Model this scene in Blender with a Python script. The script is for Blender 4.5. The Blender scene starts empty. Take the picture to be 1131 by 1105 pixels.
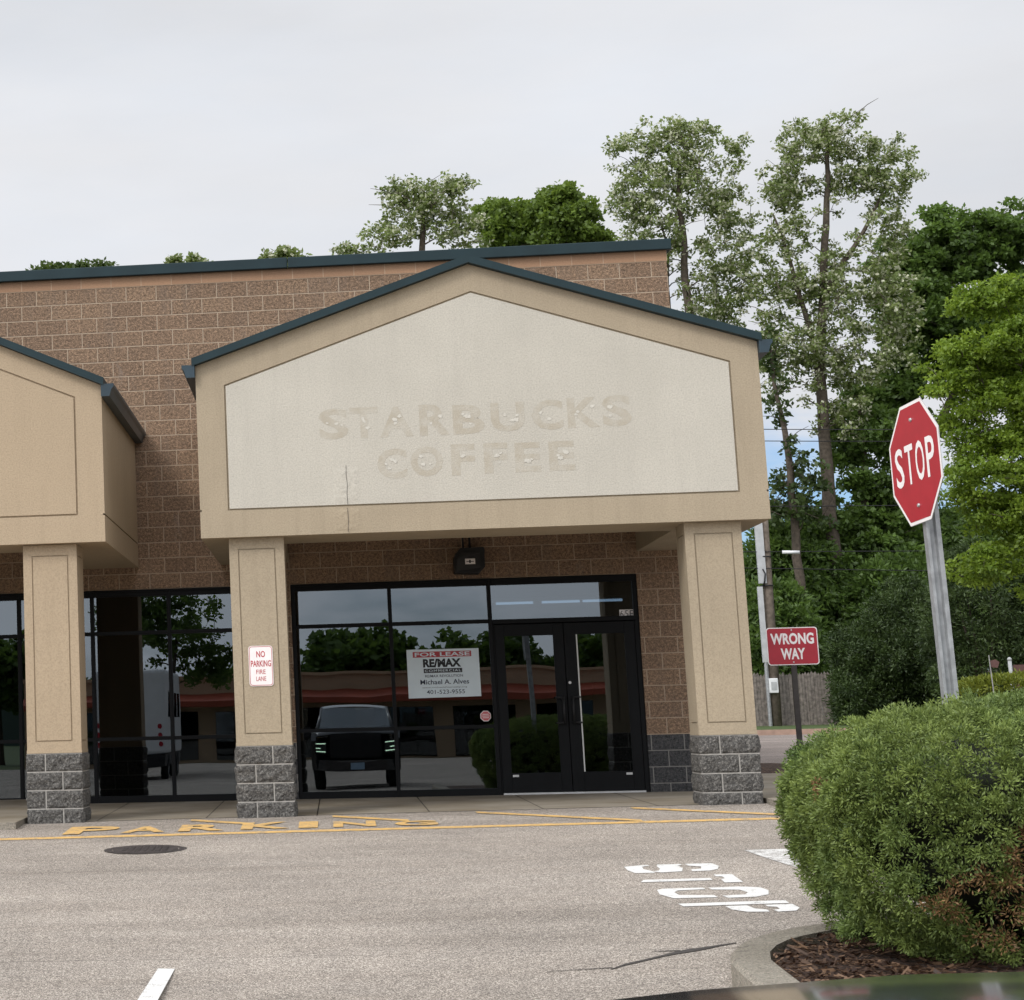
import bpy, math, random
import numpy as np
from mathutils import Vector, Matrix, noise as mnoise
from math import radians, sin, cos, pi

SC = bpy.context.scene
COL = SC.collection
rnd = random.Random(7)
RNG = np.random.default_rng(11)

# ------------------------------------------------------------------ tagging
def tag(o, label=None, cat=None, group=None, kind=None):
    if label: o['label'] = label
    if cat: o['category'] = cat
    if group: o['group'] = group
    if kind: o['kind'] = kind
    return o

def empty(name, loc, label, cat, group=None):
    o = bpy.data.objects.new(name, None)
    COL.objects.link(o)
    o.location = loc
    o.empty_display_size = 0.2
    return tag(o, label, cat, group)

# ------------------------------------------------------------------ materials
def nt(name):
    m = bpy.data.materials.new(name)
    m.use_nodes = True
    t = m.node_tree
    b = t.nodes['Principled BSDF']
    return m, t, b

def nd(t, typ, **kw):
    n = t.nodes.new(typ)
    for k, v in kw.items():
        if k in n.inputs.keys():
            n.inputs[k].default_value = v
        else:
            setattr(n, k, v)
    return n

def ramp(t, fac, stops):
    r = t.nodes.new('ShaderNodeValToRGB')
    cr = r.color_ramp
    while len(cr.elements) < len(stops):
        cr.elements.new(0.5)
    for e, (p, c) in zip(cr.elements, stops):
        e.position = p
        e.color = (*c, 1) if len(c) == 3 else c
    t.links.new(fac, r.inputs['Fac'])
    return r.outputs['Color']

def mixc(t, fac, a, b, mode='MIX'):
    m = t.nodes.new('ShaderNodeMix')
    m.data_type = 'RGBA'
    m.blend_type = mode
    for s, v in ((m.inputs[0], fac), (m.inputs[6], a), (m.inputs[7], b)):
        if hasattr(v, 'is_linked') or hasattr(v, 'links'):
            t.links.new(v, s)
        elif isinstance(v, (int, float)):
            s.default_value = v
        else:
            s.default_value = (*v, 1)
    return m.outputs[2]

def coord(t, scale=(1, 1, 1), out='Object'):
    tc = t.nodes.new('ShaderNodeTexCoord')
    mp = t.nodes.new('ShaderNodeMapping')
    mp.inputs['Scale'].default_value = scale
    t.links.new(tc.outputs[out], mp.inputs['Vector'])
    return mp.outputs['Vector']

def noise(t, vec, scale, detail=3, rough=.55):
    n = nd(t, 'ShaderNodeTexNoise', Scale=scale, Detail=detail, Roughness=rough)
    t.links.new(vec, n.inputs['Vector'])
    return n.outputs['Fac']

def bump(t, b, h, strength, dist):
    n = nd(t, 'ShaderNodeBump', Strength=strength, Distance=dist)
    t.links.new(h, n.inputs['Height'])
    t.links.new(n.outputs['Normal'], b.inputs['Normal'])

def math_n(t, op, a, b=None, clamp=False):
    m = t.nodes.new('ShaderNodeMath')
    m.operation = op
    m.use_clamp = clamp
    for i, v in enumerate((a, b)):
        if v is None: continue
        if hasattr(v, 'links'): t.links.new(v, m.inputs[i])
        else: m.inputs[i].default_value = v
    return m.outputs[0]

def simple(name, col, rough=.6, var=.12, vscale=6, bmp=0, bscale=80, metal=0, spec=.4):
    m, t, b = nt(name)
    v = coord(t)
    f = noise(t, v, vscale, 4)
    lo = tuple(c * (1 - var) for c in col); hi = tuple(min(1, c * (1 + var)) for c in col)
    t.links.new(ramp(t, f, [(.3, lo), (.7, hi)]), b.inputs['Base Color'])
    b.inputs['Roughness'].default_value = rough
    b.inputs['Metallic'].default_value = metal
    b.inputs['Specular IOR Level'].default_value = spec
    if bmp:
        bump(t, b, noise(t, v, bscale, 3), bmp, .004)
    return m

def stucco(name, col, stain, var=.06):
    m, t, b = nt(name)
    v = coord(t)
    big = noise(t, v, 1.1, 4)
    vv = coord(t, (7, 7, .5))
    streak = noise(t, vv, 1.2, 4, .6)
    fine = noise(t, v, 60, 3, .6)
    c = mixc(t, ramp(t, big, [(.35, (0, 0, 0)), (.75, (1, 1, 1))]), tuple(x * (1 - var) for x in col), tuple(x * (1 + var) for x in col))
    c = mixc(t, math_n(t, 'MULTIPLY', ramp(t, streak, [(.5, (0, 0, 0)), (.78, (1, 1, 1))]), .35), c, stain)
    c = mixc(t, ramp(t, fine, [(.42, (.0,) * 3), (.72, (.55,) * 3)]), c, tuple(x * .62 for x in col))
    t.links.new(c, b.inputs['Base Color'])
    b.inputs['Roughness'].default_value = .9
    b.inputs['Specular IOR Level'].default_value = .15
    bump(t, b, noise(t, v, 55, 4, .7), .8, .006)
    return m

U, V = .4064, .2032
def block_mat(name, c1, c2, mortar, rough_face=True, dirt=None):
    m, t, b = nt(name)
    tc = t.nodes.new('ShaderNodeTexCoord')
    sp = t.nodes.new('ShaderNodeSeparateXYZ')
    t.links.new(tc.outputs['Object'], sp.inputs[0])
    cx = t.nodes.new('ShaderNodeCombineXYZ')
    t.links.new(math_n(t, 'ADD', math_n(t, 'ADD', sp.outputs[0], sp.outputs[1]), 40 * U), cx.inputs[0])
    t.links.new(math_n(t, 'ADD', sp.outputs[2], .45 * V), cx.inputs[1])
    br = nd(t, 'ShaderNodeTexBrick')
    br.offset = .5; br.offset_frequency = 2; br.squash = 1
    br.inputs['Scale'].default_value = 1
    br.inputs['Mortar Size'].default_value = .0075
    br.inputs['Mortar Smooth'].default_value = .35
    br.inputs['Brick Width'].default_value = U
    br.inputs['Row Height'].default_value = V
    br.inputs['Color1'].default_value = (*c1, 1)
    br.inputs['Color2'].default_value = (*c2, 1)
    br.inputs['Mortar'].default_value = (*mortar, 1)
    t.links.new(cx.outputs[0], br.inputs['Vector'])
    v = coord(t)
    n1 = noise(t, v, 30, 6, .72)
    n2 = noise(t, v, 75, 3, .7)
    inv = math_n(t, 'SUBTRACT', 1, br.outputs['Fac'])
    if rough_face:
        spk = ramp(t, math_n(t, 'ADD', math_n(t, 'MULTIPLY', n1, .55), math_n(t, 'MULTIPLY', n2, .45)), [(.36, (.25, .25, .26)), (.5, (.9, .9, .9)), (.64, (1.9, 1.82, 1.7))])
        c = mixc(t, inv, br.outputs['Color'], mixc(t, 1, br.outputs['Color'], spk, 'MULTIPLY'))
    else:
        spk = ramp(t, n2, [(.3, (.88, .88, .88)), (.7, (1.1, 1.1, 1.1))])
        c = mixc(t, inv, br.outputs['Color'], mixc(t, 1, br.outputs['Color'], spk, 'MULTIPLY'))
    if dirt:
        vv = coord(t, (3, 3, .6))
        dn = ramp(t, noise(t, vv, 1.3, 4), [(.52, (0, 0, 0)), (.72, (1, 1, 1))])
        c = mixc(t, math_n(t, 'MULTIPLY', dn, .35), c, dirt)
    if rough_face:
        ef = noise(t, coord(t, (2.2, 2.2, .9)), 1.7, 5, .7)
        c = mixc(t, math_n(t, 'MULTIPLY', ramp(t, ef, [(.60, (0, 0, 0)), (.74, (1, 1, 1))]), .28), c, (.42, .38, .34))
    t.links.new(c, b.inputs['Base Color'])
    b.inputs['Roughness'].default_value = .92
    b.inputs['Specular IOR Level'].default_value = .2
    h = math_n(t, 'MULTIPLY', inv, math_n(t, 'ADD', math_n(t, 'MULTIPLY', n1, 1.2 if rough_face else .1), .5))
    bump(t, b, h, 1.0 if rough_face else .5, .03 if rough_face else .008)
    return m

M = {}
M['stucco'] = stucco('stucco_tan', (.39, .323, .233), (.258, .212, .152))
M['stucco_left'] = stucco('stucco_warm', (.43, .338, .235), (.33, .26, .18), .03)
M['panel'] = stucco('painted_stucco_panel', (.52, .49, .425), (.44, .412, .36), .05)
M['ghost'] = stucco('adhesive_residue', (.50, .48, .425), (.43, .41, .36), .05)
def ghost_mat():
    m = stucco('adhesive_residue', (.52, .49, .425), (.44, .412, .36), .05)
    t = m.node_tree; b = t.nodes['Principled BSDF']
    src = b.inputs['Base Color'].links[0].from_socket
    n = noise(t, coord(t), 7, 4, .65)
    c = mixc(t, ramp(t, n, [(.36, (.25, .25, .25)), (.62, (1, 1, 1))]), src, (.415, .375, .305))
    t.links.new(c, b.inputs['Base Color'])
    return m
M['ghost'] = ghost_mat()
M['glue'] = simple('adhesive_blob', (.54, .515, .455), .8, .12, 40, .3, 60)
M['block'] = block_mat('split_face_block', (.325, .222, .150), (.265, .180, .124), (.46, .355, .262), dirt=(.19, .155, .13))
M['block_side'] = M['block']
M['block_gray'] = block_mat('split_face_grey', (.085, .085, .088), (.065, .066, .07), (.25, .24, .225))
M['band'] = block_mat('smooth_band', (.37, .225, .14), (.325, .197, .124), (.42, .29, .2), False)
M['navy'] = simple('dark_blue_metal', (.012, .029, .035), .5, .12, 3, spec=.25)
M['gutter'] = simple('gutter_metal', (.02, .04, .055), .4, .15, 5)
M['black_frame'] = simple('black_anodised_aluminium', (.0035, .004, .005), .5, .2, 4, spec=.16)
M['silver'] = simple('aluminium', (.55, .55, .55), .4, .1, 8, metal=.6)
M['white_strip'] = simple('white_vinyl', (.72, .72, .69), .5, .05)
M['interior'] = simple('interior_dark', (.02, .02, .021), .9, .2, 2)
M['mortar'] = simple('light_mortar', (.34, .325, .30), .95, .15, 30, .5)
M['wood_dark'] = simple('dark_metal_post', (.035, .03, .026), .5, .35, 14)
M['galv'] = simple('galvanised_steel', (.33, .34, .35), .5, .22, 14, .2, 30, metal=.35)
M['signred'] = simple('sign_red', (.36, .009, .024), .35, .08, 8, spec=.5)
M['signwhite'] = simple('sign_white', (.80, .76, .75), .4, .05, 8)
M['paper'] = simple('poster_paper', (.66, .75, .80), .55, .06, 3)
M['ink'] = simple('black_ink', (.012, .014, .018), .5, .1)
M['blueink'] = simple('navy_ink', (.03, .045, .075), .5, .1)
M['redink'] = simple('red_ink', (.42, .045, .055), .5, .12)
M['maroon'] = simple('maroon_panel', (.13, .065, .058), .6, .15)
M['sticker'] = simple('sticker_red', (.62, .13, .15), .5, .15, 40)
M['lampblack'] = simple('lamp_black', (.012, .012, .013), .55, .2)
M['bark'] = simple('bark', (.085, .068, .052), .95, .4, 9, .8, 22)
M['barkgrey'] = simple('bark_grey', (.12, .105, .09), .95, .4, 9, .8, 22)
M['twig'] = simple('twig_brown', (.055, .036, .022), .95, .4, 12)
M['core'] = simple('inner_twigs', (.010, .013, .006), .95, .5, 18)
M['fencewood'] = simple('weathered_cedar', (.20, .175, .155), .9, .45, 9, .4, 30)
M['polewood'] = simple('weathered_pole', (.16, .13, .105), .9, .35, 7, .4, 30)
M['conduit'] = simple('grey_conduit', (.42, .43, .44), .55, .12, 5)
M['whitemetal'] = simple('white_paint', (.72, .73, .74), .45, .06, 3)
M['wire'] = simple('wire_black', (.01, .01, .011), .6, .1)
M['carblack'] = simple('black_car_paint', (.012, .013, .015), .18, .1, 3, spec=.6)
M['carblack'].node_tree.nodes['Principled BSDF'].inputs['Coat Weight'].default_value = .8
M['carblack'].node_tree.nodes['Principled BSDF'].inputs['Coat Roughness'].default_value = .08
M['plastic'] = simple('black_plastic', (.012, .012, .013), .55, .15)
M['tyre'] = simple('tyre_rubber', (.012, .012, .012), .85, .2)
M['chrome'] = simple('dark_chrome', (.25, .25, .26), .25, .1, metal=.9)
M['plate'] = simple('plate_blue', (.30, .42, .55), .5, .15)
M['orange'] = simple('orange_roof', (.30, .06, .03), .6, .15, .6)
M['tanwall'] = simple('tan_far_wall', (.46, .32, .21), .85, .1, .6)
M['grass'] = simple('grass_blades', (.055, .085, .022), .95, .45, 9, .8, 60)
M['iron'] = simple('cast_iron', (.052, .043, .040), .7, .4, 22, .8, 40)
M['kerbstone'] = simple('pale_granite_kerb', (.36, .245, .19), .9, .15, 6, .3)
M['tar'] = simple('crack_dark', (.055, .048, .043), .9, .3, 30)

def emis(name, col, s):
    m = bpy.data.materials.new(name); m.use_nodes = True
    t = m.node_tree; t.nodes.clear()
    e = nd(t, 'ShaderNodeEmission'); e.inputs[0].default_value = (*col, 1); e.inputs[1].default_value = s
    o = nd(t, 'ShaderNodeOutputMaterial'); t.links.new(e.outputs[0], o.inputs[0])
    return m
M['led'] = emis('lit_led', (.75, 1, .70), 3.5)
M['tube'] = emis('lit_fluorescent', (.62, .82, 1), 2.0)

def glass(name, refl, tint, rough=0.0):
    m = bpy.data.materials.new(name); m.use_nodes = True
    t = m.node_tree; t.nodes.clear()
    g = nd(t, 'ShaderNodeBsdfGlossy'); g.inputs['Roughness'].default_value = rough; g.inputs[0].default_value = (.84, .93, 1, 1)
    tr = nd(t, 'ShaderNodeBsdfTransparent'); tr.inputs[0].default_value = (*tint, 1)
    mx = nd(t, 'ShaderNodeMixShader'); mx.inputs[0].default_value = refl
    t.links.new(tr.outputs[0], mx.inputs[1]); t.links.new(g.outputs[0], mx.inputs[2])
    v = coord(t)
    bn = nd(t, 'ShaderNodeBump', Strength=.05, Distance=.02)
    t.links.new(noise(t, v, .9, 1), bn.inputs['Height']); t.links.new(bn.outputs[0], g.inputs['Normal'])
    o = nd(t, 'ShaderNodeOutputMaterial'); t.links.new(mx.outputs[0], o.inputs[0])
    return m
M['glass'] = glass('tinted_glazing', .125, (.30, .33, .36))
M['carglass'] = glass('clear_windscreen', .22, (.75, .78, .76))
M['carglass_dark'] = glass('dark_car_glass', .10, (.25, .27, .27))

def asphalt(name, base, light, dark, big=.16):
    m, t, b = nt(name)
    v = coord(t)
    vo = nd(t, 'ShaderNodeTexVoronoi', Scale=165.0); t.links.new(v, vo.inputs['Vector'])
    sep = nd(t, 'ShaderNodeSeparateColor'); t.links.new(vo.outputs['Color'], sep.inputs[0])
    agg = ramp(t, sep.outputs[0], [(0, dark), (.3, tuple(x * .75 for x in base)), (.6, base), (.85, light), (1, tuple(min(1, x * 1.4) for x in light))])
    n = noise(t, v, .35, 5, .6)
    n2 = noise(t, v, 3.2, 4, .6)
    c = mixc(t, 1, agg, ramp(t, n, [(.3, (1 - big,) * 3), (.7, (1 + big,) * 3)]), 'MULTIPLY')
    c = mixc(t, 1, c, ramp(t, n2, [(.3, (.92,) * 3), (.7, (1.06, 1.05, 1.04))]), 'MULTIPLY')
    # tyre-polished lanes running along the front and rust-brown grit near the kerb line
    ln = noise(t, coord(t, (.05, .55, 1)), 2.2, 3, .6)
    c = mixc(t, 1, c, ramp(t, ln, [(.36, (.88, .87, .86)), (.6, (1.05, 1.05, 1.05))]), 'MULTIPLY')
    # oil drips / dark blotches
    n3 = ramp(t, noise(t, v, .8, 3, .5), [(.66, (0, 0, 0)), (.76, (1, 1, 1))])
    c = mixc(t, math_n(t, 'MULTIPLY', n3, .22), c, tuple(x * .55 for x in base))
    # faint seam where paving passes meet, and hairline cracks
    sp = nd(t, 'ShaderNodeSeparateXYZ'); t.links.new(v, sp.inputs[0])
    wob = math_n(t, 'MULTIPLY', math_n(t, 'SUBTRACT', noise(t, v, 1.6, 3), .5), .22)
    for y0, w in ((-14.62, .012), (-9.3, .01)):
        d = math_n(t, 'ABSOLUTE', math_n(t, 'ADD', math_n(t, 'SUBTRACT', sp.outputs[1], y0), wob))
        f = ramp(t, d, [(0, (.5, .5, .5)), (w * 1.6, (0, 0, 0))])
        c = mixc(t, f, c, tuple(x * .35 for x in base))
    t.links.new(c, b.inputs['Base Color'])
    b.inputs['Roughness'].default_value = .9
    b.inputs['Specular IOR Level'].default_value = .25
    bump(t, b, vo.outputs['Distance'], .55, .006)
    return m
M['asphalt'] = asphalt('old_asphalt', (.272, .236, .203), (.56, .505, .44), (.082, .070, .060))
M['asphalt_far'] = asphalt('drive_asphalt', (.27, .225, .205), (.36, .32, .29), (.17, .145, .135))

def concrete(name, col, stain):
    m, t, b = nt(name)
    v = coord(t)
    c = mixc(t, ramp(t, noise(t, v, 1.0, 5, .6), [(.38, (0, 0, 0)), (.68, (1, 1, 1))]), col, stain)
    c = mixc(t, math_n(t, 'MULTIPLY', noise(t, v, 70, 3, .7), .5), c, tuple(x * .6 for x in col))
    t.links.new(c, b.inputs['Base Color'])
    b.inputs['Roughness'].default_value = .9
    b.inputs['Specular IOR Level'].default_value = .2
    bump(t, b, noise(t, v, 90, 3, .7), .4, .004)
    return m
M['concrete'] = concrete('sidewalk_concrete', (.33, .295, .24), (.215, .175, .12))
def kerb_mat():
    m = concrete('kerb_concrete', (.37, .335, .28), (.22, .195, .155))
    t = m.node_tree; b = t.nodes['Principled BSDF']
    src = b.inputs['Base Color'].links[0].from_socket
    v = coord(t)
    vo = nd(t, 'ShaderNodeTexVoronoi', Scale=110.0); t.links.new(v, vo.inputs['Vector'])
    sep = nd(t, 'ShaderNodeSeparateColor'); t.links.new(vo.outputs['Color'], sep.inputs[0])
    c = mixc(t, 1, src, ramp(t, sep.outputs[0], [(0, (.55, .54, .52)), (.3, (.9, .9, .9)), (.8, (1.05, 1.05, 1.05)), (1, (1.45, 1.42, 1.38))]), 'MULTIPLY')
    # chips and dark nicks
    nk = ramp(t, noise(t, coord(t, (1, 1, 2)), 14, 3, .6), [(.63, (0, 0, 0)), (.68, (1, 1, 1))])
    c = mixc(t, math_n(t, 'MULTIPLY', nk, .55), c, (.10, .085, .07))
    t.links.new(c, b.inputs['Base Color'])
    bump(t, b, math_n(t, 'ADD', noise(t, v, 12, 5, .7), math_n(t, 'MULTIPLY', vo.outputs['Distance'], .6)), .8, .018)
    return m
M['kerbconc'] = kerb_mat()

def road_paint(name, col, wear):
    # worn paint: aggregate shows through where noise is low
    m, t, b = nt(name)
    v = coord(t)
    vo = nd(t, 'ShaderNodeTexVoronoi', Scale=165.0); t.links.new(v, vo.inputs['Vector'])
    sep = nd(t, 'ShaderNodeSeparateColor'); t.links.new(vo.outputs['Color'], sep.inputs[0])
    n = noise(t, v, 9, 4, .7)
    f = ramp(t, math_n(t, 'ADD', math_n(t, 'MULTIPLY', n, .75), math_n(t, 'MULTIPLY', sep.outputs[1], .25)), [(wear - .05, (1, 1, 1)), (wear + .05, (0, 0, 0))])
    c = mixc(t, f, mixc(t, sep.outputs[0], col, tuple(x * .86 for x in col)), (.21, .185, .165))
    t.links.new(c, b.inputs['Base Color'])
    b.inputs['Roughness'].default_value = .8
    bump(t, b, vo.outputs['Distance'], .4, .004)
    return m
M['paint_white'] = road_paint('white_road_paint', (.72, .71, .68), .34)
M['paint_white_worn'] = road_paint('worn_white_paint', (.70, .69, .66), .46)
M['paint_yellow'] = road_paint('yellow_road_paint', (.74, .46, .15), .42)

def mulch():
    m, t, b = nt('brown_mulch')
    v = coord(t, (1, 1, 1))
    vo = nd(t, 'ShaderNodeTexVoronoi', Scale=38.0); t.links.new(v, vo.inputs['Vector'])
    sep = nd(t, 'ShaderNodeSeparateColor'); t.links.new(vo.outputs['Color'], sep.inputs[0])
    t.links.new(ramp(t, sep.outputs[0], [(0, (.012, .007, .005)), (.5, (.05, .026, .017)), (.85, (.10, .055, .034)), (1, (.2, .13, .085))]), b.inputs['Base Color'])
    b.inputs['Roughness'].default_value = .95
    bump(t, b, math_n(t, 'ADD', sep.outputs[1], noise(t, v, 30, 3)), 1, .03)
    return m
M['mulch'] = mulch()

def attr_leaf(name, trans=.45, rough=.55):
    m = bpy.data.materials.new(name); m.use_nodes = True
    t = m.node_tree; t.nodes.clear()
    a = nd(t, 'ShaderNodeAttribute'); a.attribute_name = 'leafcol'
    d = nd(t, 'ShaderNodeBsdfDiffuse'); tr = nd(t, 'ShaderNodeBsdfTranslucent')
    t.links.new(a.outputs['Color'], d.inputs[0])
    hv = nd(t, 'ShaderNodeHueSaturation'); hv.inputs['Hue'].default_value = .49; hv.inputs['Value'].default_value = 1.25
    t.links.new(a.outputs['Color'], hv.inputs['Color']); t.links.new(hv.outputs[0], tr.inputs[0])
    mx = nd(t, 'ShaderNodeMixShader'); mx.inputs[0].default_value = trans
    t.links.new(d.outputs[0], mx.inputs[1]); t.links.new(tr.outputs[0], mx.inputs[2])
    gl = nd(t, 'ShaderNodeBsdfGlossy'); gl.inputs['Roughness'].default_value = rough
    mx2 = nd(t, 'ShaderNodeMixShader'); mx2.inputs[0].default_value = .035
    t.links.new(mx.outputs[0], mx2.inputs[1]); t.links.new(gl.outputs[0], mx2.inputs[2])
    o = nd(t, 'ShaderNodeOutputMaterial'); t.links.new(mx2.outputs[0], o.inputs[0])
    return m
M['leaf'] = attr_leaf('leaves')
M['needle'] = attr_leaf('needles', .2)

# ------------------------------------------------------------------ mesh builder
class MB:
    def __init__(s):
        s.v = []; s.f = []; s.m = []; s.mats = []
    def mi(s, mat):
        if mat not in s.mats: s.mats.append(mat)
        return s.mats.index(mat)
    def poly(s, pts, mat):
        i = len(s.v); s.v += [tuple(p) for p in pts]
        s.f.append(tuple(range(i, i + len(pts)))); s.m.append(s.mi(mat))
    def box(s, x0, x1, y0, y1, z0, z1, mat, top=None):
        i = len(s.v)
        s.v += [(x0, y0, z0), (x1, y0, z0), (x1, y1, z0), (x0, y1, z0), (x0, y0, z1), (x1, y0, z1), (x1, y1, z1), (x0, y1, z1)]
        k = s.mi(mat)
        for q in ((0, 3, 2, 1), (4, 5, 6, 7), (0, 1, 5, 4), (1, 2, 6, 5), (2, 3, 7, 6), (3, 0, 4, 7)):
            s.f.append(tuple(i + a for a in q)); s.m.append(k)
    def prism(s, pts, d, mat):
        """closed polygon pts (3D, planar) extruded by vector d"""
        n = len(pts); i = len(s.v); k = s.mi(mat); d = Vector(d)
        s.v += [tuple(p) for p in pts] + [tuple(Vector(p) + d) for p in pts]
        s.f.append(tuple(range(i, i + n))); s.m.append(k)
        s.f.append(tuple(range(i + 2 * n - 1, i + n - 1, -1))); s.m.append(k)
        for a in range(n):
            b = (a + 1) % n
            s.f.append((i + a, i + n + a, i + n + b, i + b)); s.m.append(k)
    def tube(s, pts, radii, mat, seg=8, cap=True):
        k = s.mi(mat); base = len(s.v); n = len(pts)
        P = [Vector(p) for p in pts]
        for j in range(n):
            d = (P[min(j + 1, n - 1)] - P[max(j - 1, 0)]).normalized()
            a = d.cross(Vector((0, 0, 1)) if abs(d.z) < .9 else Vector((1, 0, 0))).normalized()
            b = d.cross(a)
            for q in range(seg):
                th = 2 * pi * q / seg
                s.v.append(tuple(P[j] + (a * cos(th) + b * sin(th)) * radii[j]))
        for j in range(n - 1):
            for q in range(seg):
                q2 = (q + 1) % seg
                s.f.append((base + j * seg + q, base + j * seg + q2, base + (j + 1) * seg + q2, base + (j + 1) * seg + q)); s.m.append(k)
        if cap:
            s.f.append(tuple(base + q for q in range(seg - 1, -1, -1))); s.m.append(k)
            s.f.append(tuple(base + (n - 1) * seg + q for q in range(seg))); s.m.append(k)
    def grid(s, P, mat):
        """P[i][j] 3D points"""
        i0 = len(s.v); k = s.mi(mat); n, m = len(P), len(P[0])
        for r in P: s.v += [tuple(p) for p in r]
        for i in range(n - 1):
            for j in range(m - 1):
                s.f.append((i0 + i * m + j, i0 + i * m + j + 1, i0 + (i + 1) * m + j + 1, i0 + (i + 1) * m + j)); s.m.append(k)
    def build(s, name, parent=None, smooth=False, bevel=0, origin=(0, 0, 0)):
        me = bpy.data.meshes.new(name)
        o3 = Vector(origin)
        me.from_pydata([tuple(Vector(p) - o3) for p in s.v], [], s.f)
        for m in s.mats: me.materials.append(m)
        me.polygons.foreach_set('material_index', s.m)
        if smooth: me.polygons.foreach_set('use_smooth', [True] * len(s.f))
        me.update()
        o = bpy.data.objects.new(name, me); COL.objects.link(o)
        o.location = o3
        if parent is not None:
            o.parent = parent
            o.location = o3
        if bevel:
            bv = o.modifiers.new('bevel', 'BEVEL'); bv.width = bevel; bv.segments = 2; bv.limit_method = 'ANGLE'
        return o

def at(root):
    """offset so that parts of an Empty can be given in world metres"""
    return Vector(root.location)

class LB(MB):
    """mesh builder whose parts are given in world metres and parented to a root Empty"""
    def __init__(s, root): MB.__init__(s); s.root = root
    def put(s, name, parent=None, **kw):
        off = Vector(s.root.location)
        s.v = [tuple(Vector(p) - off) for p in s.v]
        return s.build(name, parent if parent is not None else s.root, **kw)

def quads_obj(name, verts, cols, mats, parent=None, nv=4, origin=None):
    """verts (N,nv,3) -> one face each, colour attribute per face"""
    N = len(verts)
    me = bpy.data.meshes.new(name)
    vv = verts.reshape(-1, 3)
    if origin is not None: vv = vv - np.array(origin)
    me.vertices.add(N * nv); me.vertices.foreach_set('co', vv.astype(np.float32).ravel())
    me.loops.add(N * nv); me.loops.foreach_set('vertex_index', np.arange(N * nv, dtype=np.int32))
    me.polygons.add(N)
    me.polygons.foreach_set('loop_start', np.arange(0, N * nv, nv, dtype=np.int32))
    me.polygons.foreach_set('loop_total', np.full(N, nv, dtype=np.int32))
    me.update(calc_edges=True)
    a = me.attributes.new('leafcol', 'FLOAT_COLOR', 'FACE')
    a.data.foreach_set('color', np.c_[cols, np.ones(N)].astype(np.float32).ravel())
    me.materials.append(mats)
    o = bpy.data.objects.new(name, me); COL.objects.link(o)
    if parent is not None: o.parent = parent
    return o

# ------------------------------------------------------------------ text
_dg = None
def text_polys(s, bold=0.0, shear=0, space=1.0):
    cu = bpy.data.curves.new('lettering', 'FONT')
    cu.body = s; cu.size = 1; cu.offset = bold; cu.resolution_u = 3; cu.shear = shear; cu.space_character = space
    o = bpy.data.objects.new('lettering', cu); COL.objects.link(o)
    dg = bpy.context.evaluated_depsgraph_get(); dg.update()
    me = bpy.data.meshes.new_from_object(o.evaluated_get(dg))
    V_ = np.array([v.co[:2] for v in me.vertices]); F_ = [tuple(p.vertices) for p in me.polygons]
    bpy.data.objects.remove(o); bpy.data.curves.remove(cu); bpy.data.meshes.remove(me)
    return V_, F_

def add_text(mb, s, x0, x1, y0, y1, fn, mat, bold=0.0, space=1.0):
    """text stretched to the box x0..x1,y0..y1; fn maps (x,y)->3D"""
    V_, F_ = text_polys(s, bold, 0, space)
    mn, mx = V_.min(0), V_.max(0)
    W = (V_ - mn) / (mx - mn)
    i = len(mb.v); k = mb.mi(mat)
    mb.v += [tuple(fn(x0 + (x1 - x0) * a, y0 + (y1 - y0) * b)) for a, b in W]
    for f in F_:
        mb.f.append(tuple(i + q for q in f)); mb.m.append(k)

def inset(poly, w):
    """inset of a convex 2D polygon given counter-clockwise"""
    n = len(poly); out = []
    for i in range(n):
        p0, p1, p2 = (Vector(poly[(i + d) % n]) for d in (-1, 0, 1))
        d1 = (p1 - p0).normalized(); d2 = (p2 - p1).normalized()
        n1 = Vector((-d1.y, d1.x)); n2 = Vector((-d2.y, d2.x))
        b = (n1 + n2); b = b / (1 + n1.dot(n2))
        out.append(tuple(p1 + b * w))
    return out

def grooved(mb, outer, inner, fn, mat, gw=.014, gd=.014, panel=None, panel_mb=None):
    """flat face 'outer' with a sunk joint along 'inner' round a panel; fn(u,v,depth)->3D"""
    n = len(outer); i2 = inset(inner, gw)
    for a in range(n):
        b = (a + 1) % n
        mb.poly([fn(*outer[a], 0), fn(*outer[b], 0), fn(*inner[b], 0), fn(*inner[a], 0)], mat)
        mb.poly([fn(*inner[a], 0), fn(*inner[b], 0), fn(*inner[b], gd), fn(*inner[a], gd)], mat)
        mb.poly([fn(*inner[a], gd), fn(*inner[b], gd), fn(*i2[b], gd), fn(*i2[a], gd)], mat)
    q = panel_mb or mb; pm = panel or mat
    for a in range(n):
        b = (a + 1) % n
        q.poly([fn(*i2[a], gd), fn(*i2[b], gd), fn(*i2[b], 0), fn(*i2[a], 0)], pm)
    q.poly([fn(*p, 0) for p in i2], pm)

# ------------------------------------------------------------------ terrain height
def g(X, Y):
    c = .008 * (min(max(X, -15), 25) - 3.4)
    if Y > 0: return .01 * min(Y, 60)
    if Y > -4.1: return (-.055 + c) * (-Y / 4.1)
    if Y > -17: return -.055 + .042 * (Y + 4.1) + c
    return -.597 + .006 * (max(Y, -45) + 17) + c

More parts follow.
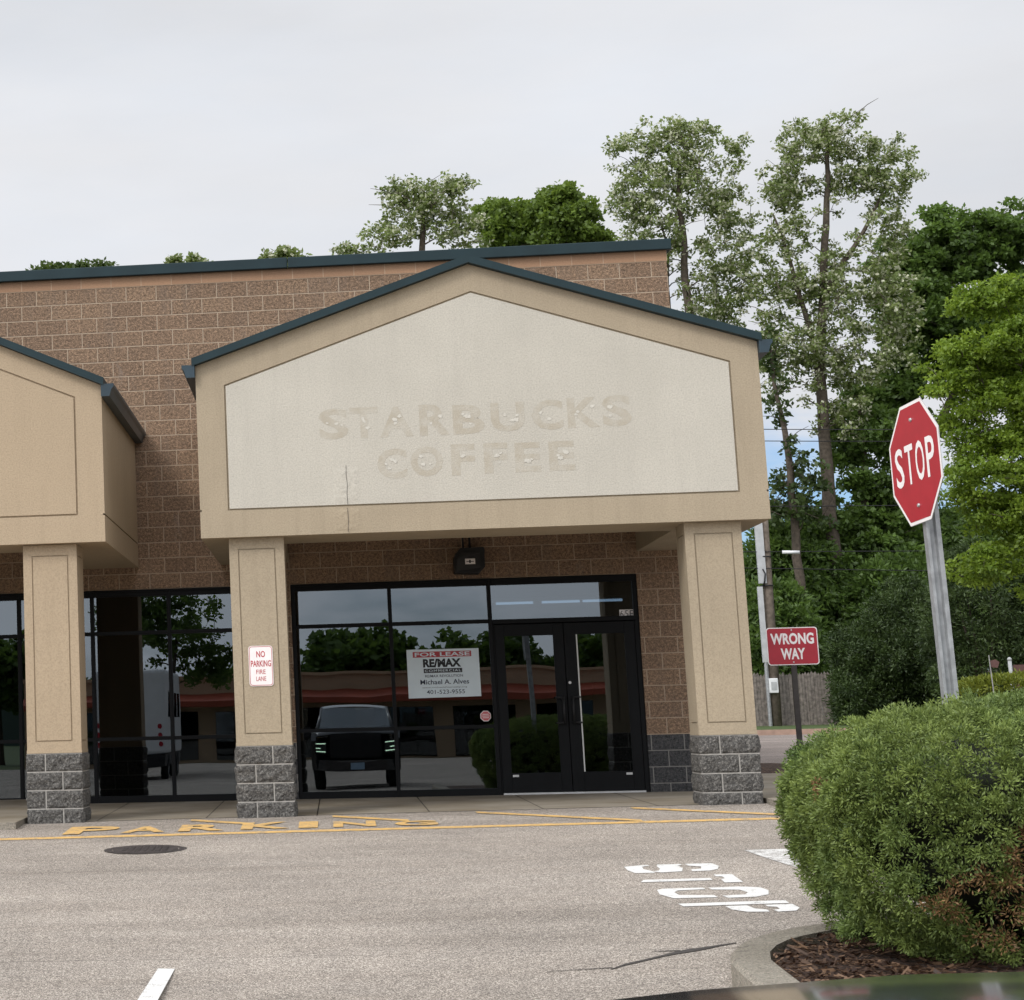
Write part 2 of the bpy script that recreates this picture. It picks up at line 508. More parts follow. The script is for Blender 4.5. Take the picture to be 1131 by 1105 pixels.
# ------------------------------------------------------------------ camera
F_PX, PPX, PPY = 2421.94, 66.592, 394.565
yaw, pit, rol = -.12077, .16940, -.02449
Cpos = Vector((4.2185, -28.8798, .9275))
fw = Vector((sin(yaw) * cos(pit), cos(yaw) * cos(pit), sin(pit)))
rt = Vector((cos(yaw), -sin(yaw), 0)); up = rt.cross(fw)
R_ = rt * cos(rol) + up * sin(rol); U_ = -rt * sin(rol) + up * cos(rol)
cam = bpy.data.cameras.new('camera')
cam.sensor_fit = 'HORIZONTAL'; cam.sensor_width = 36
cam.lens = F_PX / 1131 * 36
cam.shift_x = (565.5 - PPX) / 1131
cam.shift_y = (PPY - 552.5) / 1131
cam.clip_start = .05; cam.clip_end = 3000
co = bpy.data.objects.new('camera', cam); COL.objects.link(co)
co.matrix_world = Matrix(((R_.x, U_.x, -fw.x, Cpos.x), (R_.y, U_.y, -fw.y, Cpos.y), (R_.z, U_.z, -fw.z, Cpos.z), (0, 0, 0, 1)))
SC.camera = co

# ------------------------------------------------------------------ light and sky
SUN = Vector((-.50, -.62, .74)).normalized()
w = bpy.data.worlds.new('World'); SC.world = w; w.use_nodes = True
t = w.node_tree; t.nodes.clear()
sky = nd(t, 'ShaderNodeTexSky'); sky.sky_type = 'NISHITA'; sky.sun_disc = False
sky.sun_elevation = math.asin(SUN.z); sky.sun_rotation = math.atan2(SUN.x, SUN.y)
sky.air_density = 1.0; sky.dust_density = 1.0
skc = mixc(t, 1, sky.outputs[0], (.074, .092, .122), 'MULTIPLY')
tc = nd(t, 'ShaderNodeTexCoord')
sp = nd(t, 'ShaderNodeSeparateXYZ'); t.links.new(tc.outputs['Generated'], sp.inputs[0])
mp = nd(t, 'ShaderNodeMapping'); mp.inputs['Scale'].default_value = (1, 1, 3.2); mp.inputs['Location'].default_value = (.3, .7, .1)
t.links.new(tc.outputs['Generated'], mp.inputs[0])
cl = noise(t, mp.outputs[0], 2.6, 6, .55)
cl2 = noise(t, mp.outputs[0], 7, 5, .6)
# closed cloud deck overhead, breaking up low over the horizon
gap = math_n(t, 'MULTIPLY', math_n(t, 'MAXIMUM', sp.outputs[1], 0), -.42)
cover = math_n(t, 'ADD', math_n(t, 'MULTIPLY', sp.outputs[2], 4.2), math_n(t, 'ADD', math_n(t, 'MULTIPLY', cl2, 1.5), math_n(t, 'ADD', gap, -.34)))
mask = ramp(t, cover, [(.22, (0, 0, 0)), (.62, (1, 1, 1))])
dot = nd(t, 'ShaderNodeVectorMath'); dot.operation = 'DOT_PRODUCT'
t.links.new(tc.outputs['Generated'], dot.inputs[0]); dot.inputs[1].default_value = SUN
glow = math_n(t, 'POWER', math_n(t, 'MAXIMUM', dot.outputs['Value'], 0), 1.6)
lum = math_n(t, 'ADD', math_n(t, 'MULTIPLY', glow, 1.45), math_n(t, 'ADD', .555, math_n(t, 'MULTIPLY', cl, .30)))
cc = mixc(t, 1, ramp(t, cl2, [(.3, (.95, .985, 1.05)), (.7, (.985, .995, 1.03))]), mixc(t, 0, (1, 1, 1), (1, 1, 1)), 'MULTIPLY')
comb = nd(t, 'ShaderNodeCombineColor')
for i in range(3): t.links.new(lum, comb.inputs[i])
cc = mixc(t, 1, cc, comb.outputs[0], 'MULTIPLY')
fin = mixc(t, mask, skc, cc)
bg = nd(t, 'ShaderNodeBackground'); t.links.new(fin, bg.inputs[0]); bg.inputs[1].default_value = 1.0
wo = nd(t, 'ShaderNodeOutputWorld'); t.links.new(bg.outputs[0], wo.inputs[0])

sl = bpy.data.lights.new('sun', 'SUN'); sl.energy = 1.3; sl.angle = radians(16); sl.color = (1, .95, .88)
so = bpy.data.objects.new('sun', sl); COL.objects.link(so)
so.rotation_euler = (-SUN).to_track_quat('-Z', 'Y').to_euler(); so.location = (0, 0, 30)

SC.view_settings.view_transform = 'Standard'; SC.view_settings.look = 'None'
SC.view_settings.exposure = .12; SC.view_settings.gamma = 1; SC.view_settings.use_curve_mapping = False

# ================================================================== GROUND
mb = MB()
xs = [-700, -200, -60, -15, .68, 8.74, 25, 60, 200, 700]; ys = [-700, -200, -80, -45, -17, -4.1, 0, 36, 60, 200, 700]
mb.grid([[(x, y, g(x, y) - .06) for x in xs] for y in ys], M['grass'])
tag(mb.build('ground'), kind='structure')
mb = MB()
xs = [-60, -15, -12, 0, .68, 4, 8.74, 16, 25, 60]
mb.grid([[(x, y, g(x, y)) for x in xs] for y in [-80, -45, -30, -17, -12, -8, -4.1, -3.93]], M['asphalt'])
tag(mb.build('parking_lot'), kind='structure')
mb = MB()
mb.grid([[(x, y, g(x, y)) for x in [8.75, 16, 25, 60]] for y in [-3.93, 0, 6, 20, 36]], M['asphalt_far'])
tag(mb.build('road'), kind='structure')
# grass verge behind the drive with its pale kerb
mb = MB()
mb.grid([[(x, y, g(x, y) + .14) for x in [-20, 25, 70]] for y in [36.2, 44, 60, 90]], M['grass'])
tag(mb.build('grass_verge'), kind='structure')
mb = MB()
mb.box(-20, 70, 36.0, 36.2, .2, .36 + .15, M['kerbstone'])
tag(mb.build('verge_kerb'), kind='structure')
# sidewalk: flush middle with cut joints, raised ends with kerb faces
mb = MB()
jx = [.68, 1.47, 2.70, 3.93, 5.16, 6.39, 7.62, 8.74]
for a, b in zip(jx, jx[1:]):
    P = [[(x, y, g(x, y) + .004) for x in (a + .006, b - .006)] for y in (-3.93, -2, 0)]
    mb.grid(P, M['concrete'])
mb.poly([(.68, -3.93, g(.68, -3.93) - .02), (8.74, -3.93, g(8.74, -3.93) - .02), (8.74, 0, -.02), (.68, 0, -.02)], M['tar'])
for a, b, y0, y1, h in ((-14, -6, -4.75, 0, .075), (-5.99, .675, -4.75, 0, .075), (8.745, 10.6, -4.55, -1.2, .07), (8.745, 10.6, -1.19, 3.8, .07)):
    q = [(a, y0), (b, y0), (b, y1), (a, y1)]
    mb.poly([(x, y, g(x, y) + h) for x, y in q], M['concrete'])
    for (p, r) in zip(q, q[1:] + q[:1]):
        mb.poly([(*p, g(*p) - .1), (*r, g(*r) - .1), (*r, g(*r) + h), (*p, g(*p) + h)], M['kerbconc'])
tag(mb.build('sidewalk'), kind='structure')
mb = MB()
P = []
for i in range(14):
    row = []
    for j in range(10):
        x = 8.76 + 3.2 * j / 9; y = 3.9 + 4.6 * i / 13
        e = min(i, 13 - i, 3) / 3 * min(9 - j, 3) / 3
        row.append((x, y, g(x, y) + .02 + .09 * e + .02 * mnoise.noise((x * 4, y * 4, 0))))
    P.append(row)
mb.grid(P, M['mulch'])
tag(mb.build('mulch_bed'), kind='structure')

# ---- kerbed planting island (nose to the left, running back and to the right)
outer = [(6.30, -24), (6.28, -17.05), (6.28, -16.46), (6.29, -16.1), (6.34, -15.8), (6.42, -15.55), (6.52, -15.33), (6.69, -15.08), (6.89, -14.86), (7.15, -14.68), (7.5, -14.5), (8.0, -14.34), (8.8, -14.22), (13, -14.1)]
inner = [(6.50, -24), (6.49, -17.0), (6.49, -16.42), (6.495, -16.16), (6.545, -15.87), (6.63, -15.62), (6.73, -15.42), (6.84, -15.27), (6.98, -15.12), (7.21, -14.92), (7.55, -14.72), (8.02, -14.56), (8.8, -14.44), (13, -14.32)]
mb = MB()
for i in range(len(outer) - 1):
    a, b, c, d = outer[i], outer[i + 1], inner[i + 1], inner[i]
    za, zb, zc, zd = (g(*p) + .15 for p in (a, b, c, d))
    def sh(p, q, k): return (p[0] + (q[0] - p[0]) * k, p[1] + (q[1] - p[1]) * k)
    a2, b2 = sh(a, d, .12), sh(b, c, .12)
    mb.poly([(*a, za - .4), (*b, zb - .4), (*b, zb - .025), (*a, za - .025)], M['kerbconc'])
    mb.poly([(*a, za - .025), (*b, zb - .025), (*b2, zb), (*a2, za)], M['kerbconc'])
    mb.poly([(*a2, za), (*b2, zb), (*c, zc), (*d, zd)], M['kerbconc'])
    mb.poly([(*d, zd), (*c, zc), (*c, zc - .3), (*d, zd - .3)], M['kerbconc'])
tag(mb.build('island_kerb'), kind='structure')
mb = MB()
P = []
ring = inner + [(13, -24)]
cx, cy = 9.2, -17.5
for k in range(13):
    f = k / 12
    row = []
    for p in ring + ring[:1]:
        x = cx + (p[0] - cx) * f; y = cy + (p[1] - cy) * f
        row.append((x, y, g(x, y) + .085 + .05 * (1 - f ** 6) + .03 * mnoise.noise((x * 5, y * 5, 1)) * (1 - f ** 8)))
    P.append(row)
mb.grid(P, M['mulch'])
tag(mb.build('island_mulch'), kind='structure')
# loose wood chips on the mulch (uncountable)
N = 5200
x = RNG.uniform(6.5, 8.6, N); y = RNG.uniform(-17.4, -14.8, N)
ok = (x > np.interp(y, [-17.4, -16.2, -15.9, -15.4, -15.1, -14.8], [6.5, 6.51, 6.56, 6.76, 7.0, 7.4]))
x, y = x[ok], y[ok]; N = len(x)
z = np.array([g(a, b) + .135 + .03 * mnoise.noise((a * 5, b * 5, 1)) for a, b in zip(x, y)])
th = RNG.uniform(0, 2 * pi, N); L = RNG.uniform(.012, .045, N); Wd = RNG.uniform(.003, .009, N)
d = np.c_[np.cos(th), np.sin(th), RNG.normal(0, .25, N)]; s_ = np.c_[-np.sin(th), np.cos(th), RNG.normal(0, .4, N)]
c = np.c_[x, y, z]
vq = np.stack([c - d * L[:, None] - s_ * Wd[:, None], c + d * L[:, None] - s_ * Wd[:, None], c + d * L[:, None] + s_ * Wd[:, None], c - d * L[:, None] + s_ * Wd[:, None]], 1)
k = RNG.random(N)[:, None] ** 2.2
tag(quads_obj('wood_chips', vq, np.array([[.03, .015, .01]]) * (1 - k) + np.array([[.23, .14, .085]]) * k, M['needle']), kind='stuff', label='loose brown wood chips scattered over the mulch of the kerbed island', cat='mulch')

# ------------------------------------------------------------------ painted markings and marks on the asphalt
def flat(mb, pts, mat, dz=.004):
    mb.poly([(x, y, g(x, y) + dz) for x, y in pts], mat)

mb = MB()
xs = np.linspace(-14, 8.8, 24)
mb.grid([[(x, y, g(x, y) + .004) for x in xs] for y in (-6.04, -5.82)], M['paint_yellow'])
tag(mb.build('road_line'), 'long yellow line painted on the asphalt along the shop front', 'road marking')
for i, (x0, x1, lab) in enumerate(((2.55, 3.25, 'short yellow diagonal stripe above the letters R and K of the yellow lettering'), (4.1, 4.9, 'short yellow diagonal stripe above the letter G of the yellow lettering'), (5.65, 7.2, 'yellow diagonal stripe in front of the double doors'), (7.3, 8.85, 'yellow diagonal stripe nearest the right column'))):
    mb = MB()
    n = 8
    hx = [(x0 + (x1 - x0) * a / n, -4.22 - (x1 - x0) * a / n * 1.0) for a in range(n + 1)]
    mb.grid([[(x, y + o, g(x, y + o) + .0065) for x, y in hx] for o in (-.11, .11)], M['paint_yellow'])
    tag(mb.build('hatch_stripe'), lab, 'road marking', 'yellow hatch stripes by the sidewalk')
mb = MB()
for ch, x0, x1, y0, y1 in (('P', 1.29, 1.84, -5.62, -4.74), ('A', 1.90, 2.36, -5.62, -4.92), ('R', 2.50, 2.98, -5.62, -4.85), ('K', 3.15, 3.67, -5.60, -4.80), ('I', 3.75, 3.95, -5.60, -4.85), ('N', 4.11, 4.55, -5.60, -4.93), ('G', 4.74, 5.18, -5.66, -5.12)):
    add_text(mb, ch, x0, x1, y0, y1, lambda a, b: (a, b, g(a, b) + .009), M['paint_yellow'], .035)
tag(mb.build('road_lettering'), 'worn yellow lettering PARKING painted on the asphalt by the sidewalk', 'road marking')

# STOP stencil: traced paint areas, ground metres
STOP = [
 [(6.487,-9.99),(6.60,-9.92),(6.686,-9.888),(6.695,-9.96),(6.655,-9.98),(6.625,-10.03),(6.615,-10.2),(6.66,-10.35),(6.667,-10.483),(6.513,-10.47),(6.48,-10.25)],
 [(6.765,-9.885),(6.956,-9.884),(6.955,-9.94),(6.915,-10.0),(6.925,-10.2),(6.885,-10.42),(6.717,-10.469),(6.66,-10.38),(6.715,-10.33),(6.745,-10.2),(6.745,-10.03)],
 [(6.988,-9.885),(7.205,-9.875),(7.225,-10.1),(7.181,-10.32),(7.10,-10.42),(6.964,-10.43),(6.975,-10.3),(7.06,-10.26),(7.085,-10.1),(7.00,-10.03)],
 [(6.514,-10.951),(7.023,-10.93),(7.016,-11.07),(6.519,-11.109),(6.47,-11.1)],
 [(7.082,-10.705),(7.225,-10.698),(7.214,-11.247),(7.076,-11.253),(7.085,-11.03),(7.125,-10.97),(7.125,-10.85),(7.082,-10.83)],
 [(6.52,-11.62),(6.58,-11.56),(6.865,-11.54),(6.87,-11.65),(6.66,-11.69),(6.62,-11.8),(6.63,-11.97),(6.87,-12.02),(6.875,-12.15),(6.563,-12.154),(6.50,-11.9)],
 [(6.905,-11.56),(7.13,-11.53),(7.271,-11.607),(7.295,-11.8),(7.25,-12.05),(7.14,-12.17),(6.94,-12.196),(6.92,-12.06),(7.09,-12.02),(7.13,-11.9),(7.10,-11.73),(6.91,-11.68)],
 [(6.545,-12.47),(7.30,-12.40),(7.29,-12.57),(6.56,-12.625)],
 [(6.84,-12.66),(6.99,-12.65),(7.01,-12.82),(7.08,-12.90),(7.075,-13.01),(6.93,-12.99),(6.85,-12.85)],
 [(7.115,-12.64),(7.301,-12.62),(7.31,-12.83),(7.26,-12.98),(7.13,-13.02),(7.12,-12.92),(7.17,-12.87),(7.17,-12.76),(7.115,-12.73)],
]
mb = MB()
for p in STOP: flat(mb, p, M['paint_white'])
tag(mb.build('road_lettering'), 'white stencilled lettering STOP painted on the asphalt left of the bush', 'road marking')
mb = MB(); flat(mb, [(7.64, -8.9), (9.2, -8.8), (9.2, -10.6), (7.80, -10.4), (7.70, -9.6)], M['paint_white_worn'])
tag(mb.build('stop_bar'), 'broad worn white bar on the asphalt running behind the bush', 'road marking')
mb = MB(); flat(mb, [(3.05, -15.04), (3.155, -15.07), (3.175, -21), (3.03, -21)], M['paint_white'])
tag(mb.build('bay_line'), 'white parking bay line at the bottom left of the asphalt', 'road marking')
mb = MB()
ck = [(5.72, -15.42, .01), (5.83, -15.24, .03), (5.95, -15.10, .028), (6.07, -14.95, .03), (6.18, -14.82, .045), (6.27, -14.74, .06), (6.37, -14.66, .045), (6.45, -14.58, .03), (6.60, -14.45, .012)]
for (a, b) in zip(ck, ck[1:]):
    flat(mb, [(a[0], a[1] - a[2]), (b[0], b[1] - b[2]), (b[0], b[1] + b[2]), (a[0], a[1] + a[2])], M['tar'])
for pts in ([(6.05, -14.75), (6.22, -14.74), (6.22, -14.71), (6.05, -14.735)], [(5.35, -15.46), (5.74, -15.36), (5.74, -15.34), (5.35, -15.45)]):
    flat(mb, pts, M['tar'])
tag(mb.build('asphalt_crack'), kind='structure')
# manhole: lid and ring
root = empty('manhole_cover', (2.32, -7.42, g(2.32, -7.42)), 'round dark iron manhole cover set in the asphalt', 'manhole cover')
def ringmesh(mb, r0, r1, z, mat, n=40):
    for i in range(n):
        a, b = 2 * pi * i / n, 2 * pi * (i + 1) / n
        P = [(r0, a), (r1, a), (r1, b), (r0, b)]
        mb.poly([(2.32 + r * cos(q), -7.42 + r * 1.12 * sin(q), g(2.32, -7.42 + r * 1.12 * sin(q)) + z) for r, q in P], mat)
mb = LB(root); ringmesh(mb, .325, .385, .006, M['iron']); mb.put('ring')
mb = LB(root)
for k in range(40):
    a, b = 2 * pi * k / 40, 2 * pi * (k + 1) / 40
    q = lambda r, th: (2.32 + r * cos(th), -7.42 + r * 1.12 * sin(th), g(2.32, -7.42 + r * 1.12 * sin(th)) + .0035)
    w0 = .40 + .03 * mnoise.noise((cos(a) * 2, sin(a) * 2, 4)); w1 = .40 + .03 * mnoise.noise((cos(b) * 2, sin(b) * 2, 4))
    mb.poly([q(.385, a), q(w0, a), q(w1, b), q(.385, b)], M['tar'])
mb.put('tar_collar')
mb = LB(root); ringmesh(mb, .0, .315, .007, M['iron'])
for k in range(-4, 5):
    for j in range(-4, 5):
        if k * k + j * j < 15:
            x, y = 2.32 + k * .065, -7.42 + j * .072; z = g(x, y)
            mb.box(x - .022, x + .022, y - .024, y + .024, z + .006, z + .013, M['iron'])
mb.put('lid')

# ================================================================== BUILDING
bld = empty('storefront_building', (0, 0, 0), 'tan and brown block shop building with gabled canopies over dark glass storefronts', 'building')
YB = 26
mb = MB()
XL = -14
mb.box(XL, 8.74, 0, .2, 2.755, 6.817, M['block'])          # wall above the shop windows
mb.box(3.09, 3.66, 0, .2, .72, 2.752, M['block'])
mb.box(8.08, 8.74, 0, .2, .716, 2.752, M['block'])
mb.box(8.54, 8.74, .2, YB, .716, 6.817, M['block'])
mb.box(XL, 8.54, YB - .2, YB, 0, 6.817, M['block'])
mb.build('wall', bld)
mb = MB()
mb.box(3.09, 3.66, .002, .2, -.1, .72, M['block_gray'])
mb.box(8.08, 8.74, .002, .2, -.1, .716, M['block_gray'])
mb.box(8.54, 8.738, .2, YB, -.1, .716, M['block_gray'])
mb.build('wall_base', bld)
mb = MB()
mb.box(XL, 8.745, -.005, .2, 6.817, 6.96, M['band'])
mb.box(8.54, 8.745, .2, YB, 6.817, 6.96, M['band'])
mb.build('band_course', bld)
mb = MB()
for a, b in ((XL, -8.2), (-8.19, -2.2), (-2.19, 3.8), (3.81, 8.80)):
    mb.box(a, b, -.085, .28, 6.96, 7.10, M['navy'])
mb.box(8.49, 8.80, .28, YB, 6.96, 7.10, M['navy'])
mb.build('coping', bld, bevel=.008)
mb = MB(); mb.box(XL, 8.5, .25, YB - .2, 6.6, 6.75, M['interior']); mb.build('roof', bld)
mb = MB()
mb.box(XL, 8.5, .3, 9, -.04, -.005, M['interior'])
mb.box(XL, 8.5, 9, 9.1, -.005, 3.4, M['interior'])
mb.box(XL, 8.5, .2, 9, 3.4, 3.5, M['interior'])
mb.box(8.44, 8.5, .25, 9, -.005, 3.4, M['interior'])
mb.build('interior_room', bld)

# ---- gabled canopies
def gable(name, xl, xr, zb, zel, zer, xp, zp, pl, mat, panel_mat, gut_l, gut_r):
    """outer BL,BR,ER,PK,EL ; pl = the panel outline in the same order"""
    YF = -4.2
    outer = [(xl, zb), (xr, zb), (xr, zer), (xp, zp), (xl, zel)]
    mb = MB(); pm = MB()
    fn = lambda u, v, d: (u, YF + d, v)
    grooved(mb, outer, pl, fn, mat, .02, .022, panel_mat, pm)
    # cheeks with a sunk joint, soffit, back
    for x, ze, sgn in ((xl, zel, -1), (xr, zer, 1)):
        for z0, z1 in ((zb, zb + .3), (zb + .318, ze)):
            mb.poly([(x, YF, z0), (x, -.002, z0), (x, -.002, z1), (x, YF, z1)], mat)
        xi = x - sgn * .02
        mb.poly([(xi, YF + .01, zb + .3), (xi, -.002, zb + .3), (xi, -.002, zb + .318), (xi, YF + .01, zb + .318)], mat)
        for z in (zb + .3, zb + .318):
            mb.poly([(x, YF, z), (x, -.002, z), (xi, -.002, z), (xi, YF, z)], mat)
        mb.poly([(x, YF, zb + .3), (xi, YF, zb + .3), (xi, YF, zb + .318), (x, YF, zb + .318)], mat)
    # underside: a beam along the front and down each side round a raised porch ceiling
    ia, ib, yb, zc = xl + .88, xr - .89, -3.05, zb + .55
    mb.poly([(xl, YF, zb), (xr, YF, zb), (xr, yb, zb), (xl, yb, zb)], mat)
    mb.poly([(xl, yb, zb), (ia, yb, zb), (ia, -.002, zb), (xl, -.002, zb)], mat)
    mb.poly([(ib, yb, zb), (xr, yb, zb), (xr, -.002, zb), (ib, -.002, zb)], mat)
    mb.poly([(ia, yb, zb), (ib, yb, zb), (ib, yb, zc), (ia, yb, zc)], mat)
    mb.poly([(ia, yb, zb), (ia, -.002, zb), (ia, -.002, zc), (ia, yb, zc)], mat)
    mb.poly([(ib, yb, zb), (ib, -.002, zb), (ib, -.002, zc), (ib, yb, zc)], mat)
    mb.poly([(ia, yb, zc), (ib, yb, zc), (ib, -.002, zc), (ia, -.002, zc)], mat)
    go = mb.build(name, bld)
    # roof deck, front edge fascia
    rb = MB()
    ov = .035
    def slope(xa, za, xb, zb_, t0, t1):
        rb.prism([(xa, -4.30, za + t0), (xb, -4.30, zb_ + t0), (xb, -4.30, zb_ + t1), (xa, -4.30, za + t1)], (0, 4.295, 0), M['navy'])
    kl = (zp - zel) / (xp - xl); kr = (zp - zer) / (xr - xp)
    slope(xl - ov, zel - kl * ov, xp, zp, .004, .092)
    slope(xp, zp, xr + ov, zer - kr * ov, .004, .092)
    rb.build('roof_edge', go)
    for flag, x, sgn, ze in ((gut_l, xl, -1, zel), (gut_r, xr, 1, zer)):
        if not flag: continue
        gb = MB()
        prof = [(x + sgn * .004, ze - .14), (x + sgn * .10, ze - .14), (x + sgn * .125, ze - .06), (x + sgn * .15, ze - .03), (x + sgn * .15, ze + .005), (x + sgn * .004, ze + .002)]
        if sgn > 0: prof = prof
        gb.prism([(a, -4.29, b) for a, b in prof], (0, 4.28, 0), M['gutter'])
        gb.build('gutter', go)
    po = pm.build('sign_panel' if panel_mat is M['panel'] else 'stucco_panel', bld)
    return go, po

g1, panel_o = gable('canopy', 2.768, 8.992, 3.038, 5.0, 5.005, 5.89, 6.034, [(3.082, 3.34), (8.688, 3.34), (8.688, 4.80), (5.904, 5.725), (3.087, 4.772)], M['stucco'], M['panel'], True, True)
g2, p2 = gable('canopy', -3.70, 1.686, 3.042, 4.83, 4.83, -1.0, 6.02, [(-3.4, 3.348), (1.383, 3.348), (1.383, 4.71), (-1.0, 5.72), (-3.4, 4.71)], M['stucco_left'], M['stucco_left'], True, True)

# ghost of the removed lettering: thin adhesive residue on the panel, with glue dabs
mb = MB()
YP = -4.2
fnp = lambda a, b: (a, YP - .0012, b)
def onp(px, py):   # panel metres from measured letter corners
    return None
letters = [('S', 4.14, 4.47, 4.10, 4.45), ('T', 4.485, 4.80, 4.10, 4.45), ('A', 4.82, 5.19, 4.10, 4.44), ('R', 5.26, 5.60, 4.10, 4.45), ('B', 5.63, 5.98, 4.10, 4.43), ('U', 6.05, 6.42, 4.11, 4.44), ('C', 6.50, 6.84, 4.11, 4.45), ('K', 6.89, 7.24, 4.12, 4.46), ('S', 7.27, 7.59, 4.12, 4.47)]
letters2 = [('C', 4.77, 5.10, 3.63, 3.97), ('O', 5.14, 5.50, 3.64, 3.98), ('F', 5.59, 5.85, 3.64, 3.99), ('F', 5.95, 6.21, 3.65, 3.99), ('E', 6.29, 6.57, 3.65, 3.98), ('E', 6.66, 6.94, 3.65, 3.98)]
for ch, a, b, c_, d_ in letters + letters2:
    add_text(mb, ch, a, b, c_, d_, fnp, M['ghost'], .03)
nb_ = 0
for ch, a, b, c_, d_ in letters + letters2:
    for q in range(rnd.choice((2, 3, 4))):
        cx_ = rnd.uniform(a + .25 * (b - a), b - .2 * (b - a)); cz_ = (c_ + d_) / 2 + rnd.uniform(-.07, .07)
        r = rnd.uniform(.014, .028)
        rr_ = [r * (.7 + .7 * rnd.random()) for i in range(14)]; nb_ += 1
        pts = [(cx_ + rr_[i] * cos(2 * pi * i / 14), YP - .0026 - .00006 * nb_, cz_ + rr_[i] * .75 * sin(2 * pi * i / 14)) for i in range(14)]
        mb.poly(pts, M['glue'])
mb.build('ghost_lettering', panel_o)
# vertical crack with a lumpy hand-trowelled patch at the lower left of the canopy front
for nm, za, zb_, mt, par in (('stucco_patch', 3.36, 3.80, M['panel'], panel_o), ('stucco_patch', 3.05, 3.325, M['stucco'], g1)):
    mb = MB(); P = []
    for i in range(31):
        row = []
        for j in range(25):
            u, v = j / 24, i / 30
            x = 4.25 + .34 * u; z = za + (zb_ - za) * v
            e = min(1, 5 * min(u, 1 - u)) * min(1, 6 * min(v, 1 - v))
            h = (.0045 + .0035 * mnoise.noise((x * 24, 0, z * 24)) + .0025 * mnoise.noise((x * 55, 0, z * 55))) * e - .0015 * (1 - e)
            
            row.append((x, YP - h, z))
        P.append(row)
    mb.grid(P, mt); mb.build(nm, par, smooth=True)
    mb = MB(); P = [[], []]
    for k in range(21):
        z = za + (zb_ - za) * k / 20; x = 4.42 + .010 * mnoise.noise((z * 6, 0, 0))
        P[0].append((x - .0022, YP - .0108, z)); P[1].append((x + .0022, YP - .0108, z))
    mb.grid(P[::-1], M['tar']); mb.build('stucco_crack', par)

# ---- columns
def column(x0, x1, zpl, mat):
    y0, y1 = -4.06, -3.45
    z0, z1 = zpl + .035, 3.036
    mb = MB()
    w_ = x1 - x0; d_ = y1 - y0
    zi0, zi1 = z0 + .095, 2.915
    o = [(0, z0), (w_, z0), (w_, z1), (0, z1)]; i_ = [(.098, zi0), (w_ - .098, zi0), (w_ - .098, zi1), (.098, zi1)]
    grooved(mb, o, i_, lambda u, v, d: (x0 + u, y0 + d, v), mat)
    grooved(mb, o, i_, lambda u, v, d: (x1 - u, y1 - d, v), mat)
    o2 = [(0, z0), (d_, z0), (d_, z1), (0, z1)]; j_ = [(.098, zi0), (d_ - .098, zi0), (d_ - .098, zi1), (.098, zi1)]
    grooved(mb, o2, j_, lambda u, v, d: (x1 - d, y0 + u, v), mat)
    grooved(mb, o2, j_, lambda u, v, d: (x0 + d, y1 - u, v), mat)
    mb.box(x0 - .004, x1 + .004, y0 - .008, y1 + .004, zpl + .002, zpl + .036, mat)  # drip flashing
    c = mb.build('column', bld)
    return c, (x0, x1, y0, y1)

def rough_block(mb, x0, x1, y0, y1, z0, z1, mat, seed, faces):
    """split-face block: gridded faces pushed out by noise, fading at the joints"""
    def face(fn, lu, lv, n):
        nu = max(4, int(lu / .018)); nv = max(4, int(lv / .018))
        P = []
        for j in range(nv + 1):
            row = []
            for i in range(nu + 1):
                u, v = i / nu, j / nv
                e = min(1, min(u, 1 - u) * lu / .022) * min(1, min(v, 1 - v) * lv / .022)
                p = Vector(fn(u * lu, v * lv))
                h = .012 + .022 * mnoise.noise(p * 11 + Vector((seed, 0, 0))) + .011 * mnoise.noise(p * 31) + .006 * mnoise.noise(p * 70)
                row.append(p + Vector(n) * max(h, .004) * e)
            P.append(row)
        mb.grid(P, mat)
    lx, ly, lz = x1 - x0, y1 - y0, z1 - z0
    if 'f' in faces: face(lambda u, v: (x0 + u, y0, z0 + v), lx, lz, (0, -1, 0))
    if 'b' in faces: face(lambda u, v: (x1 - u, y1, z0 + v), lx, lz, (0, 1, 0))
    if 'r' in faces: face(lambda u, v: (x1, y0 + u, z0 + v), ly, lz, (1, 0, 0))
    if 'l' in faces: face(lambda u, v: (x0, y1 - u, z0 + v), ly, lz, (-1, 0, 0))
    mb.poly([(x0, y0, z1), (x1, y0, z1), (x1, y1, z1), (x0, y1, z1)], mat)

M['plinth'] = None
def plinth_mat():
    m, t, b = nt('grey_split_block')
    v = coord(t)
    n1 = noise(t, v, 38, 6, .75); n2 = noise(t, v, 110, 2, .6)
    t.links.new(ramp(t, math_n(t, 'ADD', math_n(t, 'MULTIPLY', n1, .6), math_n(t, 'MULTIPLY', n2, .4)), [(.36, (.022, .021, .021)), (.48, (.075, .072, .068)), (.56, (.15, .143, .132)), (.66, (.33, .315, .29))]), b.inputs['Base Color'])
    b.inputs['Roughness'].default_value = .92
    b.inputs['Specular IOR Level'].default_value = .25
    bump(t, b, n1, .8, .012)
    return m
M['plinth'] = plinth_mat()
PW, JT = .62, .0065
def plinth(col, x0, x1, y0, y1, ztop, parity):
    mb = MB()
    mb.box(x0 + .001, x1 - .001, y0 + .001, y1 - .001, ztop - 1.0, ztop - .002, M['mortar'])
    for r in range(5):
        z1 = ztop - r * V - JT; z0 = ztop - (r + 1) * V + JT
        if z0 < -.35: break
        split = x0 + (.4064 if (r + parity) % 2 == 0 else .213)
        rough_block(mb, x0, split - JT, y0, y1, z0, z1, M['plinth'], r * 3.1 + x0, 'flb')
        rough_block(mb, split + JT, x1, y0, y1, z0, z1, M['plinth'], r * 5.7 + x0, 'frb')
    return mb.build('plinth', col)
ZP = 3.55 * V + .003
